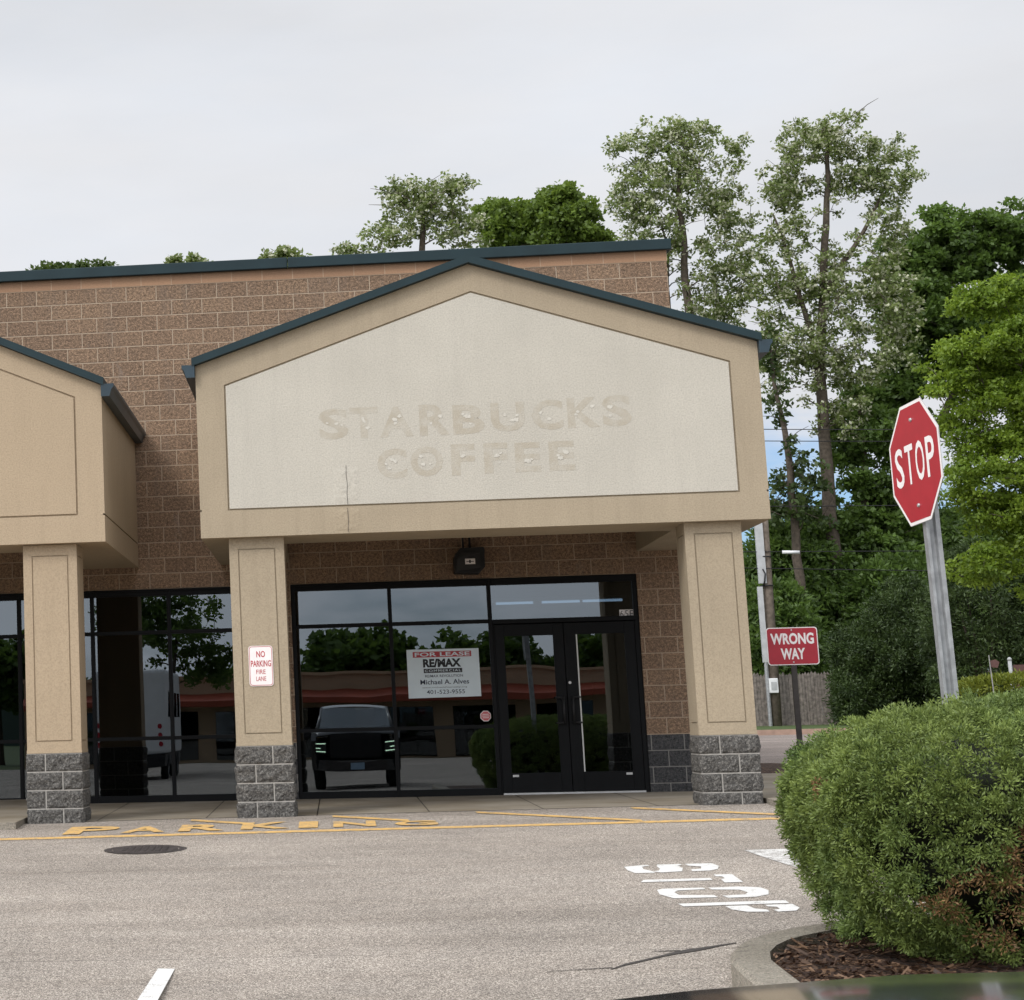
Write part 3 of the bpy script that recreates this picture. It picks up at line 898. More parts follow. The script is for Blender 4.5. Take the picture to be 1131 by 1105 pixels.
for x0, x1, mat, par in ((.722, 1.338, M['stucco_left'], 1), (3.072, 3.688, M['stucco'], 0), (8.085, 8.695, M['stucco'], 1)):
    c, b = column(x0, x1, ZP if x0 > 2 else ZP - .03, mat)
    plinth(c, x0 - .006, x1 + .006, -4.09, -3.44, ZP if x0 > 2 else ZP - .03, par)
c, b = column(-3.3, -2.7, ZP - .03, M['stucco_left'])
plinth(c, -3.306, -2.694, -4.09, -3.44, ZP - .03, 1)

# ---- shop windows
FR = M['black_frame']
YG = .075
def pane(parent, x0, x1, z0, z1):
    mb = MB(); mb.box(x0 - .004, x1 + .004, YG, YG + .012, z0 - .004, z1 + .004, M['glass'])
    return mb.build('pane', parent)
def frame_set(name, xs, zs, hw=.024, y0=.02, y1=.14, sill=.09, head=.085, skip=()):
    """xs: mullion centres (ends are jamb outer edges); zs: rail centres between sill and head"""
    mb = MB()
    z_lo, z_hi = 0.0, 2.750
    xcol = [(xs[0], xs[0] + 2 * hw)] + [(x - hw, x + hw) for x in xs[1:-1]] + [(xs[-1] - 2 * hw, xs[-1])]
    zrow = [(z_lo, z_lo + sill)] + [(z - hw, z + hw) for z in zs] + [(z_hi - head, z_hi)]
    for a, b in xcol: mb.box(a, b, y0, y1, z_lo, z_hi, FR)
    panes = []
    for i in range(len(xcol) - 1):
        a, b = xcol[i][1], xcol[i + 1][0]
        for j, (c_, d_) in enumerate(zrow):
            mb.box(a, b, y0 + .004, y1 - .004, c_, d_, FR)
        for j in range(len(zrow) - 1):
            panes.append((a, b, zrow[j][1], zrow[j + 1][0]))
    # head flashing clip and sill lip
    mb.box(xs[0], xs[-1], -.012, y0, z_hi - .02, z_hi + .002, FR)
    fo = mb.build(name, bld, bevel=.003)
    for p in panes: pane(fo, *p)
    return fo
w1 = frame_set('window', [3.665, 4.935, 6.232], [.868, 2.205])
w2 = frame_set('window', [-4.03, -2.99, -1.97, -.94, .07, 1.045, 2.06, 3.085], [.82, 2.19])
w3 = frame_set('window', [-13.9, -12.5, -11.1, -9.7, -8.3, -6.9, -5.5], [.82, 2.19])
for a, b in ((-5.5, -4.03), (XL, -13.9)):
    mb = MB(); mb.box(a, b, 0.001, .2, -.1, 2.752, M['block']); mb.build('pier', bld)

# transom over the doors, with the unit number
mb = MB()
mb.box(6.236, 8.078, .02, .14, 2.665, 2.750, FR)
mb.box(6.236, 8.078, .02, .14, 2.165, 2.222, FR)
mb.box(8.02, 8.078, .022, .138, 0, 2.165, FR); mb.box(8.02, 8.078, .022, .138, 2.222, 2.665, FR)
mb.box(6.236, 6.25, .022, .138, 0, 2.165, FR)
tr = mb.build('door_surround', bld, bevel=.003)
pane(tr, 6.236, 8.02, 2.222, 2.665)
mb = MB()
for i, ch in enumerate('65E'):
    x = 7.846 + i * .061
    mb.box(x, x + .057, YG - .006, YG - .001, 2.198, 2.302, M['signwhite'])
    add_text(mb, ch, x + .008, x + .049, 2.208, 2.292, lambda a, b: (a, YG - .0075, b), M['ink'], .0)
mb.build('unit_number', tr)
# doors
def door(x0, x1, gx0, gx1, hinge_left):
    mb = MB()
    y0, y1 = .035, .085
    for a, b, c_, d_ in ((x0, gx0, .03, 2.155), (gx1, x1, .03, 2.155)): mb.box(a, b, y0, y1, c_, d_, FR)
    mb.box(gx0, gx1, y0 + .001, y1 - .001, 2.005, 2.155, FR); mb.box(gx0, gx1, y0 + .001, y1 - .001, .03, .272, FR)
    d = mb.build('door', bld, bevel=.004)
    mb = MB(); mb.box(gx0 - .003, gx1 + .003, .055, .067, .269, 2.008, M['glass']); mb.build('pane', d)
    mb = MB()
    hx = x1 - .055 if hinge_left else x0 + .055
    s = -1 if hinge_left else 1
    mb.tube([(hx, .035, 1.20), (hx, -.035, 1.20), (hx + s * .02, -.045, 1.19)], [.014] * 3, M['lampblack'])
    mb.tube([(hx, .035, .90), (hx, -.035, .90)], [.014] * 2, M['lampblack'])
    mb.tube([(hx, -.04, .88), (hx, -.04, 1.22)], [.016] * 2, M['lampblack'])
    mb.tube([(hx, -.04, 1.21), (hx - s * -.10, -.04, 1.21)], [.012] * 2, M['lampblack'])
    mb.tube([(hx, -.04, .89), (hx - s * -.10, -.04, .89)], [.012] * 2, M['lampblack'])
    mb.build('pull_handle', d, smooth=True)
    mb = MB(); q = gx0 + .01 if hinge_left else gx1 - .09
    mb.box(q, q + .075, .026, .0345, .225, .252, M['silver']); mb.build('glazing_tag', d)
    return d
d1 = door(6.252, 7.118, 6.372, 6.988, True)
d2 = door(7.126, 8.018, 7.272, 7.885, False)
mb = MB(); mb.box(7.276, 7.292, .046, .0545, .275, 2.003, M['white_strip']); mb.build('weather_strip', d2)
mb = MB(); mb.tube([(7.165, .036, 1.395), (7.165, .022, 1.395)], [.02, .018], M['silver'], 12); mb.build('lock', d2)
mb = MB(); mb.box(6.252, 8.018, -.02, .12, .004, .026, M['silver']); mb.build('threshold', tr)

# ---- things fixed to or standing behind the shop front
# poster
root = empty('lease_poster', (5.58, .06, 1.56), 'white for-lease poster taped inside the shop window beside the doors', 'poster')
mb = LB(root)
def tilt(a, b, d=0): return (a, .0685 - d, b)
mb.poly([tilt(5.122, 1.246), tilt(6.044, 1.254), tilt(6.040, 1.866), tilt(5.122, 1.868)], M['paper'])
mb.poly([tilt(5.122, 1.246, -.003), tilt(5.122, 1.868, -.003), tilt(6.040, 1.866, -.003), tilt(6.044, 1.254, -.003)], M['paper'])
mb.put('sheet')
mb = LB(root)
T = lambda d: (lambda a, b: tilt(a, b, d))
def bar(x0, x1, z0, z1, mat): mb.poly([tilt(x0, z0, .0008), tilt(x1, z0, .0008), tilt(x1, z1, .0008), tilt(x0, z1, .0008)], mat)
bar(5.20, 5.945, 1.765, 1.838, M['redink'])
add_text(mb, 'FOR LEASE', 5.225, 5.925, 1.776, 1.828, T(.0016), M['paper'], .02)
add_text(mb, 'RE/MAX', 5.325, 5.81, 1.635, 1.745, T(.0012), M['ink'], .05)
bar(5.33, 5.82, 1.565, 1.62, M['ink'])
add_text(mb, 'COMMERCIAL', 5.345, 5.805, 1.577, 1.608, T(.0016), M['paper'], .005, 1.2)
add_text(mb, 'RE/MAX REVOLUTION', 5.345, 5.825, 1.508, 1.541, T(.0012), M['blueink'], .01)
add_text(mb, 'Michael A. Alves', 5.28, 5.90, 1.418, 1.480, T(.0012), M['blueink'], .015)
add_text(mb, 'www.michaelalvesrealty.org', 5.30, 5.87, 1.366, 1.388, T(.0012), M['blueink'], .0)
add_text(mb, '401-523-9555', 5.355, 5.84, 1.295, 1.348, T(.0012), M['blueink'], .005)
mb.put('lettering')
# sticker
mb = MB()
cx_, cz_ = 6.085, 1.0
for r, d, mat in ((.072, .0015, M['signwhite']), (.062, .0025, M['sticker'])):
    mb.prism([(cx_ + r * cos(pi / 8 + k * pi / 4), YG - d, cz_ + r * sin(pi / 8 + k * pi / 4)) for k in range(8)], (0, .001, 0), mat)
for z, wd in ((1.022, .04), (1.0, .048), (.978, .04)):
    mb.poly([(cx_ - wd, YG - .004, z - .004), (cx_ + wd, YG - .004, z - .004), (cx_ + wd, YG - .004, z + .004), (cx_ - wd, YG - .004, z + .004)], M['signwhite'])
tag(mb.build('window_sticker'), 'small pinkish red octagonal sticker low on the shop window beside the doors', 'sticker')
# wall pack over the window
root = empty('emergency_light', (5.965, -.25, 2.80), 'black box light hanging under the canopy above the shop window', 'light')
mb = LB(root)
prof = [(5.775, 2.815), (6.08, 2.80), (6.155, 2.88), (6.160, 3.11), (6.15, 3.135), (5.86, 3.13), (5.79, 3.05), (5.772, 3.0)]
mb.prism([(a, -.34, b) for a, b in prof], (0, .335, 0), M['lampblack'])
mb.prism([(5.79, -.34, 2.83), (6.07, -.34, 2.815), (6.10, -.40, 2.87), (6.10, -.40, 3.06), (5.87, -.40, 3.075), (5.81, -.40, 2.99)], (0, .002, 0), M['lampblack'])
mb.put('housing', bevel=.006)
mb = LB(root)
mb.box(5.905, 6.03, -.412, -.402, 2.915, 2.985, M['signwhite'])
mb.box(5.92, 6.015, -.414, -.4125, 2.945, 2.953, M['ink']); mb.box(5.955, 5.975, -.4145, -.4128, 2.93, 2.97, M['ink'])
mb.put('label_plate')
for x in (5.90, 5.985):
    mb = LB(root); mb.tube([(x, -.2, 3.12), (x, -.2, 3.588)], [.014] * 2, M['lampblack']); mb.put('hanger')
# fluorescent light inside
root = empty('ceiling_light', (7.34, 2.5, 3.4), 'long fluorescent tube light hanging inside behind the glass above the doors', 'light')
mb = LB(root); mb.box(6.42, 8.26, 2.46, 2.54, 2.575, 2.62, M['whitemetal'])
for x in (6.7, 8.0): mb.tube([(x, 2.5, 2.6), (x, 2.5, 3.4)], [.006] * 2, M['wire'])
mb.put('fixture')
for a, b in ((6.47, 6.98), (7.10, 7.62), (7.66, 8.2)):
    mb = LB(root); mb.tube([(a, 2.5, 2.553), (b, 2.5, 2.553)], [.017] * 2, M['tube']); mb.put('tube', smooth=True)

# no-parking sign on the column
def rrect(x0, x1, z0, z1, r, n=5):
    P = []
    for cx_, cz_, a0 in ((x1 - r, z0 + r, -pi / 2), (x1 - r, z1 - r, 0), (x0 + r, z1 - r, pi / 2), (x0 + r, z0 + r, pi)):
        for k in range(n + 1):
            a = a0 + pi / 2 * k / n; P.append((cx_ + r * cos(a), cz_ + r * sin(a)))
    return P
root = empty('no_parking_sign', (3.38, -4.06, 1.38), 'white sign with red lettering NO PARKING FIRE LANE on the tan column', 'sign')
mb = LB(root)
ys_ = -4.07
mb.prism([(a, ys_, b) for a, b in rrect(3.245, 3.514, 1.380, 1.826, .035)], (0, .004, 0), M['signwhite']); mb.put('plate')
mb = LB(root)
A = rrect(3.252, 3.507, 1.387, 1.819, .030); B = rrect(3.258, 3.501, 1.393, 1.813, .026)
for i in range(len(A)):
    j = (i + 1) % len(A)
    mb.poly([(A[i][0], ys_ - .001, A[i][1]), (A[j][0], ys_ - .001, A[j][1]), (B[j][0], ys_ - .001, B[j][1]), (B[i][0], ys_ - .001, B[i][1])], M['redink'])
TS = lambda a, b: (a, ys_ - .0012, b)
add_text(mb, 'NO', 3.332, 3.43, 1.698, 1.768, TS, M['redink'], .02)
add_text(mb, 'PARKING', 3.268, 3.492, 1.594, 1.664, TS, M['redink'], .02)
add_text(mb, 'FIRE', 3.325, 3.428, 1.513, 1.562, TS, M['redink'], .005)
add_text(mb, 'LANE', 3.322, 3.432, 1.437, 1.486, TS, M['redink'], .005)
mb.put('lettering')

# ================================================================== ROAD SIGNS
# stop sign
SP = Vector((7.85, -14.746, 2.455)); sy, spit, srol = -1.424, -.016, .055
su = Vector((cos(sy), sin(sy), 0)); sn = Vector((sin(sy), -cos(sy), 0)); sw = Vector((0, 0, 1)) * cos(spit) + sn * sin(spit)
su, sw = su * cos(srol) + sw * sin(srol), -su * sin(srol) + sw * cos(srol)
sn = su.cross(sw)
def SS(a, b, d=0): return SP + su * a + sw * b + sn * d
gz = g(7.9, -14.72)
root = empty('stop_sign', (7.90, -14.72, gz), 'red octagonal STOP sign turned sideways on a grey steel post behind the bush', 'road sign')
mb = LB(root)
oc = lambda r, d: [SS(r * cos(pi / 8 + k * pi / 4), r * sin(pi / 8 + k * pi / 4), d) for k in range(8)]
RO = .381 / cos(pi / 8)
mb.prism(oc(RO, 0), tuple(sn * -.004), M['silver']); mb.put('plate')
mb = LB(root); mb.prism(oc(RO - .002, .0015), tuple(sn * -.001), M['signwhite']); mb.put('border')
mb = LB(root); mb.prism(oc(RO - .024, .003), tuple(sn * -.001), M['signred']); mb.put('face')
mb = LB(root)
xs_ = -.30
for ch, wd in (('S', .125), ('T', .125), ('O', .13), ('P', .125)):
    add_text(mb, ch, xs_, xs_ + wd, -.125, .125, lambda a, b: SS(a, b, .0042), M['signwhite'], .012)
    xs_ += wd + .032
mb.put('lettering')
for b in (-.27, .27):
    mb = LB(root); c_ = SS(0, b, .004); mb.tube([c_, c_ + sn * .009], [.013, .010], M['silver'], 10); mb.put('bolt')
mb = LB(root)
# U-channel post: web plus two flanges plus lips, slightly leaning like the plate
pb = Vector((7.908, -14.735, gz - .3)); pt = Vector((7.852, -14.728, 2.78))
ax = (pt - pb).normalized()
prof = [(-.006, -.045), (.012, -.045), (.020, -.016), (.046, -.016), (.054, -.045), (.080, -.045), (.080, .03), (-.006, .03)]
mb.prism([pb + Vector((a + .014, b, 0)) for a, b in prof], tuple(pt - pb), M['galv'])
mb.put('post')

# wrong way sign
gz = g(11.87, 10)
root = empty('wrong_way_sign', (11.87, 10, gz), 'red rectangular WRONG WAY sign on a dark post beyond the right column', 'road sign')
mb = LB(root)
rr = lambda x0, x1, z0, z1, r, y: [(a, y, b) for a, b in rrect(x0, x1, z0, z1, r)]
mb.prism(rr(11.50, 12.345, 1.752, 2.386, .05, 9.96), (0, .004, 0), M['signwhite']); mb.put('plate')
mb = LB(root); mb.prism(rr(11.515, 12.33, 1.767, 2.371, .045, 9.958), (0, .001, 0), M['signred']); mb.put('face')
mb = LB(root)
TW = lambda a, b: (a, 9.9565, b)
add_text(mb, 'WRONG', 11.565, 12.28, 2.10, 2.29, TW, M['signwhite'], .035)
add_text(mb, 'WAY', 11.72, 12.12, 1.845, 2.035, TW, M['signwhite'], .035)
mb.put('lettering')
for z in (1.80, 2.34):
    mb = LB(root); mb.tube([(11.92, 9.957, z), (11.92, 9.950, z)], [.014, .011], M['silver'], 10); mb.put('bolt')
mb = LB(root); mb.box(11.88, 11.965, 9.966, 10.03, gz - .2, 2.36, M['wood_dark']); mb.put('post')

# ================================================================== FENCE, POLE, WIRES
root = empty('stockade_fence', (20, 44, g(20, 44) + .14), 'weathered grey wooden stockade fence at the back of the grass verge', 'fence')
mb = LB(root)
x = 11.0
zb = g(0, 44) + .13
while x < 27:
    wd = rnd.uniform(.085, .11); h = 1.66 + rnd.uniform(-.05, .05); d_ = rnd.uniform(-.015, .015)
    y = 44 + d_
    mb.prism([(x, y, zb), (x + wd - .008, y, zb), (x + wd - .008, y, zb + h - .07), (x + wd / 2, y, zb + h), (x, y, zb + h - .07)], (0, .035, 0), M['fencewood'])
    x += wd
mb.put('pickets')
mb = LB(root)
for z in (.35, 1.3): mb.box(11, 27, 44.055, 44.10, zb + z, zb + z + .08, M['fencewood'])
mb.put('rails')
for x in (11.2, 13.6, 16.0, 18.4, 20.8, 23.2, 25.6):
    mb = LB(root); mb.box(x, x + .1, 44.06, 44.16, zb - .2, zb + 1.6, M['fencewood']); mb.put('post')
zb = g(17.9, 43.5) + .13
root = empty('utility_pole', (17.93, 43.5, zb), 'tall weathered wooden utility pole with grey conduits beside the fence', 'utility pole')
mb = LB(root); mb.tube([(17.90, 43.5, zb - .3), (17.96, 43.5, 5), (18.05, 43.5, 11.4)], [.165, .15, .12], M['polewood'], 14); mb.put('shaft', smooth=True)
mb = LB(root); mb.box(17.60, 17.76, 43.3, 43.42, zb + 2.0, 4.95, M['conduit']); mb.box(17.66, 17.9, 43.28, 43.42, 5.05, 11, M['conduit'])
mb.tube([(17.69, 43.36, zb), (17.69, 43.36, zb + 2.0)], [.06] * 2, M['galv']); mb.put('conduit')
for z in (4.98, 5.9):
    mb = LB(root); mb.tube([(17.93 + .18 * cos(a), 43.5 + .2 * sin(a) - .03, z) for a in np.linspace(0, 2 * pi, 13)], [.025] * 13, M['lampblack'], 6); mb.put('strap')
mb = LB(root); mb.tube([(17.80, 43.28, 5.5), (17.86, 43.24, 5.35), (17.82, 43.24, 5.1), (17.78, 43.28, 4.98)], [.025] * 4, M['lampblack'], 6)
mb.put('cable_loop', smooth=True)
root2 = empty('meter_box', (18.0, 43.30, 1.55), 'small pale grey box fixed to the foot of the wooden pole', 'utility box')
mb = LB(root2); mb.box(17.72, 17.99, 43.2, 43.33, 1.60, 2.06, M['whitemetal']); mb.put('casing', bevel=.02)
mb = LB(root2); mb.box(17.77, 17.94, 43.185, 43.2, 1.7, 1.95, M['conduit']); mb.put('cover')
def wire(z0, z1, z2, lab, y=43.5, r=.014):
    mb = MB()
    pts = [(-25 + 4 * i, y, 0) for i in range(22)]
    P = []
    for (x, y_, _) in pts:
        s = x - 17.95
        z = z0 + (z1 * s) + z2 * s * s * .0006
        P.append((x, y_, z))
    mb.tube(P, [r] * len(P), M['wire'], 5)
    o = mb.build('overhead_wire', smooth=True)
    tag(o, lab, 'wire', 'overhead wires along the pole line')
    return o
wire(10.0, -.045, .4, 'highest overhead wire crossing the gap between the tree trunks', 43.40)
wire(9.62, -.045, .4, 'second highest overhead wire crossing the gap between the tree trunks', 43.40)
wire(7.5, -.03, .4, 'overhead wire crossing the big locust trunk level with the foot of the STOP sign plate', 43.35)
wire(6.05, -.03, .4, 'overhead wire carrying a short white sleeve beside the pole', 43.32)
wire(5.52, -.05, .4, 'lowest overhead wire strung from the strap on the wooden pole', 43.30)
mb = MB(); mb.tube([(18.45, 43.32, 6.02), (18.98, 43.32, 6.0)], [.055] * 2, M['whitemetal'], 10)
tag(mb.build('cable_sleeve', smooth=True), 'short white splice sleeve hung on a wire beside the pole', 'cable sleeve')

# far right details
root = empty('trimmed_hedge', (19.4, 20.7, g(19, 20)), 'low flat-topped yellow green clipped hedge beyond the big bush', 'hedge')
def superblob(N, c, r, e, rngm):
    """points and normals on a superellipsoid surface"""
    p = rngm.normal(size=(N, 3)); p /= np.linalg.norm(p, axis=1)[:, None]
    k = (np.abs(p) ** e).sum(1) ** (-1 / e)
    q = p * k[:, None]
    n = np.sign(q) * np.abs(q) ** (e - 1) / np.array(r); n /= np.linalg.norm(n, axis=1)[:, None]
    return q * np.array(r) + np.array(c), n
def vnoise(P, s, o=0):
    return np.array([mnoise.noise((a * s + o, b * s, c * s)) for a, b, c in P])
def tufts(P, Nrm, nb, L, Wd, spread, upb, colA, colB, rngm, colfun=None):
    """leafy sprigs standing out from surface points P"""
    N = len(P)
    d0 = Nrm * .7 + np.array([0, 0, upb]) + rngm.normal(0, .33, (N, 3)); d0 /= np.linalg.norm(d0, axis=1)[:, None]
    b = np.repeat(P, nb, 0); d = np.repeat(d0, nb, 0) + rngm.normal(0, spread, (N * nb, 3)); d /= np.linalg.norm(d, axis=1)[:, None]
    b = b + rngm.normal(0, L * .32, b.shape)
    l = L * rngm.uniform(.6, 1.25, (N * nb, 1))
    s = np.cross(d, rngm.normal(size=d.shape)); s /= np.linalg.norm(s, axis=1)[:, None] + 1e-9
    wv = s * Wd * rngm.uniform(.7, 1.3, (N * nb, 1))
    Q = np.stack([b, b + d * l * .55 + wv, b + d * l, b + d * l * .5 - wv], 1)
    k = np.repeat(rngm.random((N, 1)), nb, 0) * .6 + rngm.random((N * nb, 1)) * .4
    col = np.array([colA]) * (1 - k) + np.array([colB]) * k
    if colfun is not None: col = colfun(np.repeat(P, nb, 0), col, rngm)
    return Q, col
rg = np.random.default_rng(5)
P, Nn = superblob(5200, (19.5, 20.7, .95), (2.1, .9, .62), 5, rg)
keep = P[:, 2] > .3; P, Nn = P[keep], Nn[keep]
Q, C_ = tufts(P, Nn, 7, .11, .018, .6, .3, (.10, .14, .015), (.24, .27, .03), rg)
lo = root.location
o = quads_obj('foliage', Q, C_, M['needle'], root, origin=lo)
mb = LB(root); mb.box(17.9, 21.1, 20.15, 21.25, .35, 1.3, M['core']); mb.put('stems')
root = empty('panel_sign', (18.4, 22, g(18, 22)), 'maroon board on a pale grey post behind the clipped hedge', 'sign')
mb = LB(root); mb.tube([(18.93, 22, .2), (18.90, 22, 1.98)], [.04, .04], M['conduit'], 10); mb.tube([(18.90, 22, 1.98), (18.90, 22, 2.02), (18.90, 22, 2.05)], [.05, .045, .015], M['conduit'], 10); mb.put('post', smooth=True)
mb = LB(root); mb.box(18.97, 20.6, 21.98, 22.04, 1.05, 1.88, M['maroon']); mb.put('board')
root = empty('marker_stake', (17.85, 19.6, g(18, 19.6)), 'thin pale stake with a reddish tag standing in front of the clipped hedge', 'stake')
mb = LB(root); mb.tube([(17.87, 19.6, .2), (17.80, 19.6, 2.05)], [.012, .010], M['silver'], 6); mb.put('rod')
mb = LB(root); mb.poly([(17.83, 19.59, 1.80), (17.95, 19.58, 1.78), (18.0, 19.59, 1.9), (17.92, 19.6, 1.96), (17.81, 19.59, 1.93)], M['maroon']); mb.put('tag')

# ================================================================== TREES
def clump_leaves(cs, nleaf, cr, L, Wd, rngm, colA, colB, colC=None, fC=0, sq=.7, droop=0.0):
    N = len(cs)
    b = np.repeat(cs, nleaf, 0)
    off = rngm.normal(size=b.shape); off /= np.linalg.norm(off, axis=1)[:, None]
    off *= (rngm.random((len(b), 1)) ** .5) * cr * rngm.uniform(.75, 1.25, (len(b), 1)); off[:, 2] *= sq
    b = b + off
    d = off / cr + rngm.normal(0, .6, b.shape) + np.array([0, 0, -droop]); d /= np.linalg.norm(d, axis=1)[:, None]
    s = np.cross(d, rngm.normal(size=d.shape) * .7 + np.array([0, 0, .9])); s /= np.linalg.norm(s, axis=1)[:, None] + 1e-9
    l = L * rngm.uniform(.55, 1.3, (len(b), 1)); wv = s * Wd * rngm.uniform(.6, 1.2, (len(b), 1))
    Q = np.stack([b - d * l * .5, b + wv, b + d * l * .5, b - wv], 1)
    k = np.repeat(rngm.random((N, 1)), nleaf, 0) * .55 + rngm.random((len(b), 1)) * .45
    col = np.array([colA]) * (1 - k) + np.array([colB]) * k
    if colC is not None:
        m = (rngm.random(len(b)) < fC * np.repeat(rngm.uniform(.3, 1.7, N), nleaf))
        col[m] = np.array([colC]) * rngm.uniform(.7, 1.15, (m.sum(), 1))
    return Q, col

def tree(name, label, trunk, blobs, seed, nleaf, cr, L, Wd, colA, colB, colC=None, fC=0, r0=.25, ground=None, stems=(), bark='bark', depth=1.0, cat='tree', group=None, jit=.25, dead=0, fill=0, sq=.7, droop=0.0, mult=1.0):
    rngm = np.random.default_rng(seed)
    bx, by = trunk[0][0], trunk[0][1]
    gz = g(bx, by) if ground is None else ground
    root = empty(name, (bx, by, gz), label, cat, group)
    base = [(bx, by, gz - .3)] + list(trunk)
    # --- clump centres
    cs = []
    for (x, y, z, rx, rz, n) in blobs:
        n = max(2, int(n * mult * 1.35))
        p = rngm.normal(size=(n, 3)); p /= np.linalg.norm(p, axis=1)[:, None]
        p *= (rngm.random((n, 1)) ** .55)
        cs.append(np.c_[x + p[:, 0] * rx, y + p[:, 1] * max(rx, rz) * depth, z + p[:, 2] * rz])
    cs = np.concatenate(cs)
    # --- skeleton nodes from the trunk polyline
    nodes = []; rad = []
    mb = LB(root)
    def polyline(pts, ra, rb, nsub=5):
        out = []
        P = [Vector(p) for p in pts]
        for a, b in zip(P, P[1:]):
            for k in range(nsub): out.append(a.lerp(b, k / nsub))
        out.append(P[-1])
        out = [p + Vector((mnoise.noise(p * .7) * .12, mnoise.noise(p * .7 + Vector((9, 0, 0))) * .12, 0)) * (1 if i else 0) for i, p in enumerate(out)]
        n = len(out)
        return out, [ra + (rb - ra) * (i / (n - 1)) for i in range(n)]
    P, R = polyline(base, r0, r0 * .22)
    mb.tube(P, R, M[bark], 9)
    start = len(P) // 3
    nodes += [np.array(p) for p in P[start:]]; rad += R[start:]
    for st in stems:
        P, R = polyline([(st[0][0], st[0][1], gz - .3)] + list(st) if st[0][2] < 13.2 and len(st) > 3 else st, r0 * .6, r0 * .18)
        mb.tube(P, [q * .62 for q in R], M[bark], 8)
        nodes += [np.array(p) for p in P[len(P) // 3:]]; rad += R[len(P) // 3:]
    # --- branches: each clump grows from the nearest lower node already there
    tip = np.array(trunk[-1]); mid = np.array(trunk[len(trunk) // 2])
    order = np.argsort(np.linalg.norm(cs - mid, axis=1))
    NA = list(nodes); RA = list(rad)
    for i in order:
        c = cs[i]
        A = np.array(NA)
        dv = c - A; dist = np.linalg.norm(dv, axis=1)
        cost = dist + np.where(dv[:, 2] < .25 * dist, .9 * (.25 * dist - dv[:, 2]), 0) + .0
        j = int(np.argmin(cost))
        p0 = Vector(NA[j]); p1 = Vector(c); L0 = (p1 - p0).length
        if L0 < .12: continue
        r = max(.012, min(RA[j] * .62, .012 + .022 * L0))
        bow = Vector((rngm.normal(0, .07), rngm.normal(0, .07), .10)) * L0
        pts = [p0, p0.lerp(p1, .35) + bow, p0.lerp(p1, .7) + bow * .8, p1]
        mb.tube(pts, [r, r * .8, r * .6, r * .35], M[bark], 5, False)
        for q, rr_ in zip(pts[1:], (r * .8, r * .6, r * .4)):
            NA.append(np.array(q)); RA.append(rr_)
    for q in range(dead):
        j = rngm.integers(0, len(NA)); p0 = Vector(NA[j]); d = Vector((rngm.normal(), rngm.normal() * .4, rngm.uniform(.1, .9))).normalized()
        l = rngm.uniform(.5, 1.3)
        mb.tube([p0, p0 + d * l * .5 + Vector((0, 0, .06)), p0 + d * l], [.02, .013, .006], M[bark], 4, False)
    mb.put('trunk', smooth=True)
    Q, C_ = clump_leaves(cs, nleaf, cr, L, Wd, rngm, colA, colB, colC, fC, sq, droop)
    quads_obj('crown', Q, C_, M['leaf'], root, origin=root.location)
    return root

GRN = ((.035, .062, .014), (.095, .145, .032))
LOC = ((.095, .138, .036), (.25, .315, .10)); CRM = (.62, .63, .47)
DRK = ((.040, .078, .013), (.140, .235, .042))
tree('locust_tree', 'tall flowering locust with two dark stems rising behind the right end of the parapet',
     [(17.46,52,12.97),(17.56,52,15.64),(17.51,52,17.33),(17.53,52,19.38),(17.61,52,21.43)],
     [(17.72,52,20.74,2.07,1.67,84),(15.84,52,19.54,1.2,1.2,36),(19.06,52,19.12,1.14,1.5,32),(17.49,52,22.13,1.54,.73,34),(15.67,52,21.89,.67,.53,10),(18.9,52,16.93,1.4,1.2,24),(16.21,52,17.74,1.5,1.0,26),(18.14,52,15.28,1.27,1.34,22),(19.64,52,21.66,.53,.73,8),(18.9,52,13.9,1.1,1.2,16),(17.59,52,18.86,2.34,1.84,34),(18.5,52,15.77,1.67,1.5,30),(19.7,52,16.89,.73,1.5,14),(16.09,52,20.83,1.0,.73,12),(18.17,52,17.98,2.34,1.34,18)],
     101, 34, .30, .15, .056, *LOC, CRM, .26, .24, None, [[(16.85,52.6,13.0),(16.97,52.6,16.1),(17.01,52.6,18.2),(16.6,52.6,20.3)]], dead=14, mult=1.3)
tree('locust_tree', 'tallest flowering locust with a forked bare trunk, left of the STOP sign',
     [(21.45,50,5.5),(21.51,50,9.28),(21.55,50,12.8),(21.96,50,16.36),(22.29,50,18.98),(22.52,50,20.96)],
     [(22.5,50,21.13,1.69,.98,66),(20.93,50,19.88,.91,1.24,36),(24.27,50,19.93,1.3,1.37,54),(22.68,50,19.5,1.43,.8,22),(20.24,50,15.79,1.17,1.47,24),(21.64,50,14.25,1.79,1.3,34),(23.75,50,16.0,1.37,1.5,28),(20.17,50,17.44,.72,.98,8),(24.23,50,13.97,.98,1.3,20),(22.57,50,12.43,1.3,1.14,14),(22.31,50,17.59,2.61,1.17,14),(20.91,50,18.06,.85,1.17,16),(24.39,50,17.71,.85,1.17,18),(21.61,50,15.88,1.95,1.17,40),(20.78,50,13.16,1.82,1.3,44),(22.81,50,13.55,1.63,1.37,36),(24.17,50,15.11,.85,1.82,24),(19.85,50,14.01,.85,1.3,18),(22.34,50,15.36,2.28,.98,18),(22.03,50,11.49,1.3,1.3,24)],
     102, 34, .30, .15, .056, *LOC, CRM, .26, .30, None, [[(21.55,50.1,13.2),(20.9,50.2,16.6),(20.4,50.3,18.6)],[(21.8,49.9,15.4),(23.3,49.8,17.6),(24.3,49.8,19.4)]], dead=40, mult=1.3)
